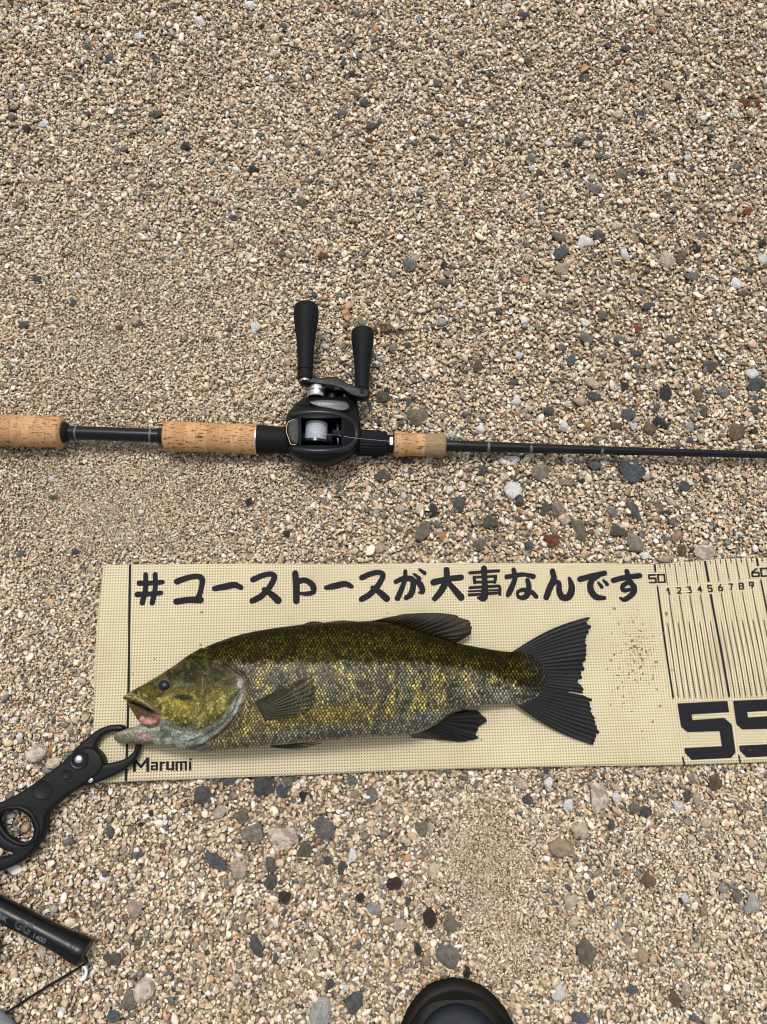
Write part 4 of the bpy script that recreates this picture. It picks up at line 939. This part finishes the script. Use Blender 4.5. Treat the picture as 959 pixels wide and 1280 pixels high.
pit = t.ramp(n1, [(0, 1), (.38, 1), (.43, 0), (1, 0)]); mp2 = t.n('ShaderNodeMapping'); t.l(at, 'Vector', mp2, 0); mp2.inputs['Scale'].default_value = (900, 90, 90)
n3 = t.noise(mp2.outputs[0], 1.0, 3)
rg = t.n('ShaderNodeTexWhiteNoise', noise_dimensions='1D'); t.t.links.new(t.math('FLOOR', t.math('MULTIPLY', sp.outputs[0], 95)), rg.inputs['W'])
c = t.mix(rg.outputs['Value'], (.34, .160, .062), (.52, .285, .125)); c = t.mix(t.ramp(n3, [(0, 0), (.42, 0), (.62, .75), (1, .9)]), c, (.30, .155, .062)); c = t.mix(t.math('MULTIPLY', n2, .45), c, (.60, .40, .22)); c = t.mix(t.math('MULTIPLY', pit, .92), c, (.07, .028, .012))
jn = t.math('LESS_THAN', t.math('FRACT', t.math('MULTIPLY', sp.outputs[0], 95)), .045); c = t.mix(t.math('MULTIPLY', jn, .45), c, (.16, .08, .035))
t.set(Base_Color=c, Roughness=.75, Specular_IOR_Level=.25); t.bump(t.math('SUBTRACT', n2, pit), .5, .0008); M_CORK = t.m
t = NT('burl_cork'); at = t.attr('ax'); n2 = t.noise(at.outputs['Vector'], 700, 5); vo = t.n('ShaderNodeTexVoronoi'); vo.inputs['Scale'].default_value = 500; t.l(at, 'Vector', vo, 'Vector'); se = t.n('ShaderNodeSeparateColor'); t.l(vo, 'Color', se, 0)
t.set(Base_Color=t.mix(n2, t.mix(se.outputs[0], (.12, .07, .035), (.26, .165, .085)), (.30, .20, .11)), Roughness=.8); t.bump(n2, .4, .0006); M_BURL = t.m

# ------------------------------------------------------------------ rod
RZ = .0150
def RA(x): return interp(x, [(-60, 535.3), (0, 537.6), (262, 547), (524, 556), (557, 557.2), (719, 562.6), (959, 569), (1080, 572.3)])
def rz(x): return interp(x, [(-60, .0155), (560, .0155), (959, .0105), (1080, .0095)])
def RP(x): return G(x, RA(x), rz(x))
def pxm(x, n): return n * float(np.linalg.norm(G(x, RA(x), rz(x)) - G(x, RA(x) + 1, rz(x)))) * .97
rod = thing('fishing_rod', (RP(262)[0], RP(262)[1], 0.0), 'black fishing rod with cork grips lying across the gravel', 'fishing rod')
def seg(name, x0, x1, prof, mat_, parent=rod, **k):
    "prof: (fraction along, diameter in grid units)"
    a, b = RP(x0), RP(x1); L_ = float(np.linalg.norm(b - a))
    return revolve(name, a, b, [(f * L_, pxm(x0 + (x1 - x0) * f, d_) / 2) for f, d_ in prof], mat_, parent, **k)
seg('butt_grip', -52, 80, [(0, 36), (.02, 38), (.5, 38), (.93, 37.5), (.97, 36.5), (.99, 34), (1, 29)], M_CORK, n=56)
seg('winding_check', 79, 87, [(0, 25), (.2, 26), (.5, 24), (.8, 22), (1, 18)], M_BLK)
seg('rear_blank', 80, 208, [(0, 17), (1, 17)], M_BLKG)
for x in (96, 189): seg('thread_wrap', x - 1.2, x + 1.2, [(0, 17.4), (.5, 18), (1, 17.4)], M_RING)
seg('winding_check', 199, 207, [(0, 18), (.5, 20), (1, 21)], M_BLK)
seg('rear_grip', 205.5, 321, [(0, 29), (.015, 34), (.04, 36.5), (.08, 37.5), (.5, 35.6), (.85, 36.5), (1, 38)], M_CORK, n=56)
seg('trim_ring', 320.8, 321.8, [(0, 38.4), (1, 38.4)], M_SIL)
seg('reel_seat', 322, 470, [(0, 35), (.02, 35.5), (.12, 33.5), (.25, 33), (.5, 30), (1, 28)], M_BLKM)
seg('locking_nut', 447, 484, [(0, 28), (.04, 31.5), (.2, 32.5), (.75, 32), (.8, 30), (.95, 29.5), (1, 27)], M_BLKM, ribs=26, rib_depth=.05, n=104)
seg('nut_collar', 484, 493, [(0, 22), (1, 22)], M_BLKM)
plate('hook_keeper', [(487, 547), (491.5, 547), (491.5, 557), (487, 557)], [], .0205, .0255, .0006, M_SIL, rod, sm=1)
seg('fore_grip', 492, 531, [(0, 27), (.03, 31), (.12, 31.5), (.5, 28.5), (1, 28)], M_CORK, n=56)
seg('fore_grip_end', 530.5, 557, [(0, 28), (.5, 29.5), (.75, 30.5), (.9, 29.5), (.97, 26), (1, 20)], M_BURL, n=56)
seg('blank', 556, 1075, [(0, 14.2), (.1, 13.6), (.32, 10.6), (.78, 8.6), (1, 7.6)], M_BLKG)
for x, w_, k in ((571, 1.2, .4), (579, 1.0, .4), (610, 1.6, .6), (663, 1.8, .6), (751.5, 1.8, .7)): seg('thread_wrap', x - w_, x + w_, [(0, interp(x, [(556, 14.4), (608, 13.8), (722, 10.8), (959, 9)])), (.5, k + interp(x, [(556, 14.4), (608, 13.8), (722, 10.8), (959, 9)])), (1, interp(x, [(556, 14.4), (608, 13.8), (722, 10.8), (959, 9)]))], M_RING if x > 600 else M_BLK)

# ------------------------------------------------------------------ reel
reel = thing('baitcasting_reel', (G(404, 550)[0], G(404, 550)[1], .02), 'black low profile baitcasting reel with two long handle knobs, clamped on the rod', 'fishing reel')
XL = [(494, 386), (496, 381), (500, 375), (506, 368), (514, 361), (522, 357.5), (540, 356.5), (557, 358.5), (566, 362), (573, 370), (578, 380), (582, 393), (583.5, 402)]
XR = [(494, 438), (496, 443), (500, 446), (506, 447), (514, 448), (522, 449.5), (540, 451.5), (557, 450), (566, 444), (573, 435), (578, 426), (582, 417), (583.5, 410)]
ZT = [(494, .030), (497, .036), (504, .0425), (514, .0475), (522, .049), (540, .049), (557, .049), (566, .0465), (573, .043), (578, .038), (582, .031), (583.5, .026)]
ys = [494, 495.2, 497, 500, 503, 506, 506.8, 508, 510, 514, 518, 520, 522, 526, 531, 536, 540, 545, 550, 554, 557, 559, 562, 566, 570, 573, 576, 578, 580, 582, 583, 583.5]
cols = [356.5, 357, 358, 360, 362.5, 366, 370, 374.5, 376, 381, 387, 393, 399, 405, 411, 417, 422, 426, 427.5, 431, 435, 439, 443, 446, 448.5, 450, 451, 451.5]
V = []
nc = len(cols)
def reel_pt(y, cxn, top):
    xl, xr = interp(y, XL), interp(y, XR)
    x = xl + (cxn - cols[0]) / (cols[-1] - cols[0]) * (xr - xl)
    if 521 < y < 558: x = cxn if 374 < cxn < 428 else x
    s = (x - (xl + xr) / 2) / ((xr - xl) / 2); s = max(-1, min(1, s))
    zt = interp(y, ZT); zb = .0125; zm = .030 if zt > .036 else (zt + zb) / 2
    if top:
        z = zm + (zt - zm) * (1 - abs(s) ** 2.8) ** .55
        if s > 0: z -= .0075 * max(0, s) ** 1.6 * (1 - .2 * s)
        if 506.4 < y < 509: z -= .0012
        return G(x, y, max(z, zm - .006))
    return G(x, y, zm - (zm - zb) * (1 - abs(s) ** 2.8) ** .5 - (.0075 * s ** 1.6 * .8 * (1 - abs(s) ** 8) * 0 if s > 0 else 0))
for y in ys:
    for cxn in cols: V.append(reel_pt(y, cxn, True))
    for cxn in cols[::-1][1:-1]: V.append(reel_pt(y, cxn, False))
nr = nc + nc - 2
fs = []
for f in grid_faces(nr, len(ys), True):
    j, i = divmod(f[0], nr); yy = ys[j]; xx = cols[i] if i < nc else None
    if xx is not None and i < nc - 1 and 522 <= yy < 557 and 376 <= xx < 427: continue
    fs.append(f)
fs.append(tuple(range(nr))); fs.append(tuple((len(ys) - 1) * nr + k for k in range(nr))[::-1])
shell = mesh('frame', V, fs, M_BLK, reel)
bm = bmesh.new(); bm.from_mesh(shell.data); bmesh.ops.recalc_face_normals(bm, faces=bm.faces)
if bm.calc_volume(signed=True) < 0: bmesh.ops.reverse_faces(bm, faces=bm.faces)
bm.to_mesh(shell.data); bm.free()
so_ = shell.modifiers.new('wall', 'SOLIDIFY'); so_.thickness = .0016; so_.offset = -1
bv_ = shell.modifiers.new('round', 'BEVEL'); bv_.width = .0006; bv_.segments = 2; bv_.limit_method = 'ANGLE'; bv_.angle_limit = math.radians(50)
def rim_z(x, y): 
    k = (x - interp(y, XL)) / (interp(y, XR) - interp(y, XL)) * (cols[-1] - cols[0]) + cols[0]
    return float(reel_pt(y, k, True)[2])
rp = catmull([(366, 519), (380, 516.5), (396, 515.5), (414, 517), (430, 521), (441, 529), (445.5, 540), (443.5, 551), (434, 559.5), (418, 563), (398, 564), (380, 563), (367, 560)], 6)
tube('frame_rim', [G(p[0], p[1], rim_z(p[0], p[1]) - .0008) for p in rp], .0026, M_BLKS, reel, 14)
SPZ = .0315
def RY(x, y, z=SPZ): return G(x, y, z)
def yrev(name, x, y0, y1, z, prof, mat_, parent=reel, **k):
    "revolve about an axis running across the rod; prof (fraction, radius mm)"
    a, b = G(x, y0, z), G(x, y1, z); b = np.array([a[0] + (b[1] - a[1]) * .036, b[1], a[2]]); L_ = float(np.linalg.norm(b - a))
    return revolve(name, a, b, [(f * L_, r * .001) for f, r in prof], mat_, parent, **k)
spool = yrev('spool', 395, 557, 522, SPZ, [(0, 15.2), (.09, 15.2), (.12, 12), (.13, 8), (.87, 8), (.88, 12), (.91, 14), (1, 14)], M_BLKG, n=64)
ln_ = yrev('wound_line', 394.5, 556, 529.5, SPZ, [(0, 9)] + [(.02 + .96 * i / 60, 10.4 + .16 * math.sin(i * 2.2) + .12 * math.sin(i * .9)) for i in range(61)] + [(1, 9)], M_WLINE, None, n=64); ln_.parent = spool
# thumb bar with gold outline
plate('thumb_bar', [(361, 529), (366, 526), (374, 525.5), (374, 555), (366, 555), (361.5, 549), (359.5, 540)], [], .0395, .0465, .0012, M_BLK, reel, sm=3)
tube('thumb_bar_trim', [G(p[0], p[1], .0462) for p in catmull([(371, 524.5), (364, 525.5), (359.5, 529.5), (358, 539), (361, 548), (364, 555), (371, 556)], 5)], .00030, M_GOLD, reel, 8)
tube('level_wind_bar', [G(422.3, 527, .036), G(423, 558, .036)], .0013, M_SIL, reel, 12)
tube('worm_shaft', [G(417, 522, .030), G(418, 558, .030)], .0022, M_BLKG, reel, 12)
plate('line_guide', [(416, 540), (428, 540), (428, 548), (416, 548)], [], .030, .042, .0008, M_BLKM, reel, sm=1)
plate('side_plate_cover', [(386, 503.5), (400, 500.5), (420, 501), (434, 504), (437, 511), (428, 515), (410, 512), (395, 509)], [], .040, .0450, .0012, M_BLKS, reel, sm=3)
# tension knob, star drag, handle
yrev('tension_knob', 395.7, 497, 483.5, .031, [(0, 8.2), (.12, 8.8), (.40, 8.8), (.46, 7.4), (.54, 7.4), (.60, 8.9), (.88, 8.9), (1, 7.8)], M_SIL, n=72, ribs=36, rib_depth=.02)
sd0 = G(413, 497, .033); 
star = yrev('star_drag', 414, 492, 487, .032, [(0, 4), (.1, 13), (.5, 14), (.9, 13), (1, 4)], M_BLK, n=100, ribs=5, rib_depth=.32)
yrev('drive_shaft', 415, 499, 480, .032, [(0, 4.5), (1, 4.0)], M_BLK, n=24)
arm_px = [(372, 471), (379, 468), (392, 473), (405, 474.5), (414, 473), (424, 475), (436, 482), (448, 486), (458, 488), (462, 493), (460, 499), (452, 500), (440, 497), (428, 490), (416, 486), (402, 484), (388, 482), (376, 480)]
handle = plate('handle_arm', arm_px, [], .0285, .0395, .0018, M_BLK, reel, sm=4)
def knob(x0, y0, x1, y1, rmax, zk):
    a, b = G(x0, y0, zk), G(x1, y1, zk); L_ = float(np.linalg.norm(b - a)); r = rmax * .001
    k = revolve('handle_knob', a, b, [(0, r * .56), (L_ * .02, r * .61), (L_ * .09, r * .62), (L_ * .10, r * .55), (L_ * .12, r * .55), (L_ * .13, r * .62)] + [(L_ * f, r * rr) for f, rr in ((.25, .63), (.4, .67), (.55, .75), (.68, .86), (.80, .97), (.88, 1.0), (.94, .98), (.975, .90), (.995, .72), (1.0, .5))], M_BLKM, None, n=48)
    k.parent = handle
    d_ = (b - a) / L_
    c = revolve('knob_cap', a - d_ * .0022, a + d_ * .001, [(0, r * .34), (.0006, r * .46), (.003, r * .46)], M_SIL, None, n=28); c.parent = handle
knob(381.5, 475, 383, 380.5, 12.2, .037); knob(452.5, 497.5, 453.5, 411, 11.0, .033)
tube('running_line', [G(402, 543, .041)] + [G(p[0], p[1], p[2]) for p in ((421, 544, .041), (440, 547, .0475), (452, 548.5, .036), (470, 550, .034), (492, 552, .032), (540, 553.5, .031), (575, 554, .029))], .00014, M_WLINE, reel, 6)

# ------------------------------------------------------------------ fish gripper
t = NT('grip_plastic'); oc = t.objco(); ch = t.n('ShaderNodeTexChecker'); ch.inputs['Scale'].default_value = 700; t.t.links.new(oc, ch.inputs['Vector'])
n = t.noise(oc, 400, 4); t.set(Base_Color=t.mix(n, (.003, .0035, .004), (.007, .0075, .0085)), Roughness=t.math('MULTIPLY_ADD', ch.outputs['Fac'], .18, .45), Specular_IOR_Level=.18); t.bump(ch.outputs['Fac'], .35, .0003); M_GRIP = t.m
grip = thing('fish_gripper', (G(80, 965)[0], G(80, 965)[1], 0.0), 'black plastic fish gripper clamped on the lower jaw of the bass', 'fish gripper')
body_px = [(79, 954), (90, 943), (104, 934.5), (117, 934), (126, 939), (131.5, 948), (132, 957), (126, 967), (114, 976), (100, 985), (86, 994), (73, 1005), (64, 1014), (60, 1022), (59.4, 1034), (52, 1051), (37.5, 1069.5), (17, 1082), (-6, 1090), (-34, 1092), (-62, 1080), (-78, 1056), (-76, 1030), (-58, 1012), (-30, 1008), (0, 1003), (21, 993.7), (42, 981), (60, 967.5)]
ring_h = [(45, 1034), (43.5, 1045), (34, 1052.5), (23, 1052), (11, 1045), (2.5, 1033.5), (-1, 1023), (4, 1015), (14, 1011.5), (27, 1012), (38, 1019)]
slot_h = [(20, 1065), (10, 1069.5), (-4, 1071), (-26, 1069), (-46, 1057), (-54, 1042), (-46, 1030), (-30, 1026), (-18, 1032), (-10, 1046), (2, 1057), (11, 1062)]
plate('handle_body', body_px, [ring_h, slot_h], .0015, .0165, .0028, M_GRIP, grip)
def torus_px(name, pts, z, r, mat_, parent): return tube(name, [G(p[0], p[1], z) for p in catmull(pts, 5, True)] + [G(*catmull(pts, 5, True)[0][:2], z)], r, mat_, parent, 10, False)
torus_px('finger_ring', [(23 + (p[0] - 23) * 1.10, 1032 + (p[1] - 1032) * 1.10) for p in ring_h], .0158, .0021, M_BLK, grip)
plate('upper_jaw', [(79, 953), (90, 941), (102, 928.5), (121, 913), (132, 908), (142, 905.8), (151, 906.2), (156, 909.5), (153, 913.6), (144, 914), (135.6, 915.8), (128, 919.5), (122.5, 926), (119, 934), (118, 944), (104, 954), (90, 958)], [], .0030, .0135, .0022, M_BLK, grip, zt=.012)
plate('lower_jaw', [(112, 948), (126, 955), (136, 953.8), (147, 951.6), (156, 948.5), (163, 944), (168, 938), (170, 931), (169, 925), (173, 922), (176.5, 927), (175.5, 935), (171.5, 946.5), (163, 956.5), (150, 965.8), (138, 971.5), (125, 977), (108, 982), (98, 975)], [], .0050, .0150, .0022, M_BLK, grip, zt=.012)
def ypeg(name, x, y, z0, prof, mat_, parent, n=40):
    a = G(x, y, z0); return revolve(name, a, a + np.array([0, 0, .01]), prof, mat_, parent, n=n)
ypeg('pivot_washer', 99, 949.5, .016, [(0, 10.5 * MPP), (.0012, 10.5 * MPP), (.0018, 9.5 * MPP), (.0016, 7.5 * MPP), (.0004, 6.5 * MPP)], M_BLKG, grip)
ypeg('pivot_rivet', 99, 949, .0160, [(0, 4.6 * MPP), (.0010, 4.6 * MPP), (.0018, 3.9 * MPP), (.0022, 2.4 * MPP), (.0023, .5 * MPP)], M_SIL, grip)
for x, y, r in ((84, 967.5, 6.0), (54, 987, 11.0)): ypeg('thumb_dimple', x, y, .0160, [(0, r * MPP), (.0008, r * MPP), (.0011, (r - 1) * MPP), (.0007, (r - 2) * MPP), (.0007, .3 * MPP)], M_GRIP, grip)
ypeg('hinge_pin', 114.5, 974.5, .0120, [(0, 3 * MPP), (.003, 3 * MPP), (.0036, 2 * MPP)], M_SIL, grip, 20)

# ------------------------------------------------------------------ black tube with a cord, lower corner
tz = .0130
ta, tb = G(-130, 1068.5, tz), G(106.5, 1191, tz); TL = float(np.linalg.norm(tb - ta)); pr = float(np.linalg.norm(G(60, 1160, tz) - G(61, 1160, tz)))
hand = thing('handle_tube', (tb[0], tb[1], 0.0), 'glossy black printed handle tube with a flared end and cord', 'handle tube')
td, ts, tu = frame(tb - ta)
M_TUBE = simple('tube_gloss', (.003, .0035, .0045), .30, nscale=90, namp=.2, spec=.22); M_PGREY = simple('print_grey', (.045, .047, .05), .45); M_PWHITE = simple('print_white', (.14, .147, .16), .45)
TR = 14.2 * pr
tbdy = revolve('tube', ta, tb, [(0, TR * .98), (TL * .80, TR), (TL * .86, TR * 1.03), (TL * .905, TR * 1.08), (TL * .94, TR * 1.18), (TL * .945, TR * 1.15), (TL * .955, TR * 1.2), (TL * .992, TR * 1.22), (TL, TR * 1.16)], M_TUBE, hand, n=56)
def tube_text(txt, dist, size, mat_, outline=0.0, side=.3, nm='printed_text'):
    cu = bpy.data.curves.new(nm, 'FONT'); cu.body = txt; cu.size = size; cu.extrude = .0; cu.resolution_u = 4
    if outline: cu.fill_mode = 'NONE'; cu.bevel_depth = outline; cu.bevel_resolution = 1
    tmp = bpy.data.objects.new('tmp', cu); me = bpy.data.meshes.new_from_object(tmp); bpy.data.objects.remove(tmp); bpy.data.curves.remove(cu); me.name = nm
    bm = bmesh.new(); bm.from_mesh(me); bm.normal_update(); bmesh.ops.triangulate(bm, faces=bm.faces)
    for _ in range(3):
        ed = [e for e in bm.edges if e.calc_length() > .0009]
        if ed: bmesh.ops.subdivide_edges(bm, edges=ed, cuts=1); bm.normal_update(); bmesh.ops.triangulate(bm, faces=[f for f in bm.faces if len(f.verts) > 3])
    bm.to_mesh(me); bm.free()
    for v in me.vertices:
        ang = PI / 2 + side - (v.co.y + size * .0) / TR * 1.0            # wraps round the tube
        lift = TR * 1.006 + .00025 + v.co.z
        p = ta + td * (dist + v.co.x) + (ts * math.cos(PI / 2 + side - v.co.y / TR) * -1 + tu * math.sin(PI / 2 + side - v.co.y / TR)) * lift
        v.co = Vector(p)
    me.materials.clear(); o = link(nm, me, mat_, None); o.parent = tbdy; return o
def along(px_, py_): return float(np.dot(G(px_, py_, tz + TR) - ta, td))
tube_text('NIBIK', along(-7, 1133), .0058, M_PWHITE, 0, .36); tube_text('GG', along(21.5, 1150), .0098, M_PGREY, .00035, .42); tube_text('1400', along(43.5, 1163), .0060, M_PWHITE, 0, .52)
cdp = catmull([(106, 1196, .020), (109, 1202.5, .012), (103, 1207, .006), (80, 1221, .0045), (50, 1239, .0045), (20, 1258, .005), (2, 1270, .010), (-14, 1280, .012)], 6)
tube('cord', [G(p[0], p[1], p[2]) for p in cdp], .00105, M_BLKM, hand, 8)
# shell and scraps
M_SHELL = simple('shell', (.70, .72, .78), .3, nscale=500, namp=.15)
V = []; A0 = G(105, 1214, .002)
for j in range(9):
    for i in range(17):
        u_, v_ = i / 16 * PI * 1.15 - 1.9, j / 8
        r = 9.5 * pr * (.45 + .55 * v_); V.append(A0 + np.array([math.cos(u_) * r * .62, math.sin(u_) * r, .0035 * math.sin(v_ * PI * .8) + .001]))
sh = mesh('shell_fragment', V, grid_faces(17, 9), M_SHELL); m_ = sh.modifiers.new('t', 'SOLIDIFY'); m_.thickness = .0006
tag(sh, 'curved bluish white shell fragment under the end of the black tube', 'shell')
M_LEAF = simple('dead_leaf', (.085, .040, .014), .55, nscale=260, namp=.5, bump=.5); M_LEAF2 = simple('dry_leaf', (.38, .20, .09), .6, nscale=260, namp=.4, bump=.5)
def leaf(name, axis, wd, mat_, label, z=.0030):
    P = catmull(axis, 6); V = []; n = len(P)
    for i, p in enumerate(P):
        q0, q1 = P[max(i - 1, 0)], P[min(i + 1, n - 1)]; dv = q1 - q0; dv = dv / np.hypot(*dv); nn = np.array([-dv[1], dv[0]]); ww = wd * math.sin(PI * (i + .4) / (n - .2)) ** .6
        for k in range(7):
            s = k / 6 * 2 - 1; e = p + nn * ww * s * (1 + .15 * math.sin(i * 2.1 + k)); V.append(G(e[0], e[1], z + .0022 * (1 - s * s) * math.sin(i * .5 + 1) + .0012 * math.sin(i * 1.3) + .0015))
    o = mesh(name, V, grid_faces(7, n), mat_); m_ = o.modifiers.new('t', 'SOLIDIFY'); m_.thickness = .0004; return tag(o, label, 'leaf')
leaf('dead_leaf', [(464, 412), (475, 409.5), (486, 410), (490, 413)], 5.0, M_LEAF, 'dark brown dead leaf beside the tip of the shorter reel knob')
leaf('leaf_scrap', [(490, 413), (498, 413), (506, 414), (511, 411)], 2.2, M_LEAF, 'thin dark brown leaf scrap next to the dead leaf')
leaf('leaf_scrap', [(428, 381), (432, 391), (435, 401)], 4.0, M_LEAF2, 'orange-brown dry leaf flake between the two reel knobs')
leaf('leaf_scrap', [(726, 91), (733, 83), (738, 78)], 3.2, M_LEAF2, 'tan-brown curled leaf flake on coarse gravel away from the tackle')

# ------------------------------------------------------------------ boot
M_BOOT = simple('boot_rubber', (.0045, .0042, .0028), .55, nscale=220, namp=.35, bump=.3, spec=.15); M_BOOTU = simple('boot_upper', (.005, .0065, .012), .5, nscale=900, namp=.5, bump=.5, spec=.2); M_SOLE = simple('boot_sole', (.0055, .005, .003), .8, nscale=300, namp=.4, bump=.6, spec=.12)
bc = G(569, 1226, .012); sc_ = float(np.linalg.norm(G(569, 1260) - G(570, 1260)))
boot = thing('boot', (bc[0], bc[1] - .14, 0.0), 'black rubber boot toe with dark navy instep standing on the gravel', 'boot')
HW = [(0, 0.0), (.002, .013), (.006, .0225), (.012, .0305), (.022, .0395), (.035, .0462), (.05, .050), (.08, .0525), (.11, .0515), (.15, .045), (.19, .0405), (.23, .0405), (.26, .037), (.275, .028), (.282, .012), (.284, 0)]
TOPH = [(0, .028), (.02, .040), (.05, .051), (.08, .060), (.12, .072), (.16, .086), (.19, .094), (.284, .094)]
def bsec(name, z_of, shrink, mat_, n=44, levels=9):
    ds = [.284 * (0.5 - 0.5 * math.cos(PI * i / n)) for i in range(n + 1)]; V = []
    for l in range(levels):
        f = l / (levels - 1)
        ring = [(d_, interp(d_, HW)) for d_ in ds] + [(d_, -interp(d_, HW)) for d_ in ds[::-1][1:-1]]
        for d_, h in ring:
            s_, zz = z_of(f, d_)
            dd_ = .142 + (d_ - .142) * s_; V.append((bc[0] + h * s_ + (.012 * (d_ / .28)), bc[1] - dd_, zz))
    nn = len(ring); fs = grid_faces(nn, levels, True); fs.append(tuple(range(nn))[::-1]); fs.append(tuple((levels - 1) * nn + k for k in range(nn)))
    o = mesh(name, V, fs, mat_, boot); bm = bmesh.new(); bm.from_mesh(o.data); bmesh.ops.recalc_face_normals(bm, faces=bm.faces); bm.to_mesh(o.data); bm.free(); autosmooth(o.data, 50); return o
bsec('sole', lambda f, d_: (1.0 - .012 * abs(f - .5) * 2, -.003 + .013 * f), 1, M_SOLE, levels=5)
bsec('welt', lambda f, d_: ((1.012, .995, .965, .955, .94)[round(f * 4)], .0102 + (0, .004, .0058, .0058, .005)[round(f * 4)]), 1, M_BOOT, levels=5)
bsec('toe_rand', lambda f, d_: (.962 - .075 * f ** 1.6, .012 + (interp(d_, TOPH) * .5 - .010) * f), 1, M_BOOT, levels=8)
bsec('upper', lambda f, d_: (.898 - .34 * (1 - math.cos(f * PI / 2)) ** 1.0, .014 + (interp(d_, TOPH) - .014) * math.sin(f * PI / 2) ** .9), 1, M_BOOTU, levels=14)
# grey cord end and red tag beyond the corner of the view
M_GREY = simple('grey_cord', (.16, .165, .18), .8, nscale=500, namp=.4, bump=.8); M_RED = simple('red_tape', (.16, .012, .014), .45)
ro = tube('rope_end', [G(p[0], p[1], .010) for p in catmull([(-70, 1262), (-40, 1266), (-10, 1274), (8, 1290), (14, 1312)], 6)], 14 * pr * .9, M_GREY, None, 20); tag(ro, 'thick grey braided rope end that the thin black cord runs to', 'rope')
rt = tube('red_strap', [G(p[0], p[1], .008) for p in catmull([(-44, 1160), (-12, 1168), (-6.5, 1180), (-12, 1194), (-44, 1200)], 6)], .0035, M_RED, None, 12); tag(rt, 'small dark red strap beside the black printed tube', 'strap')
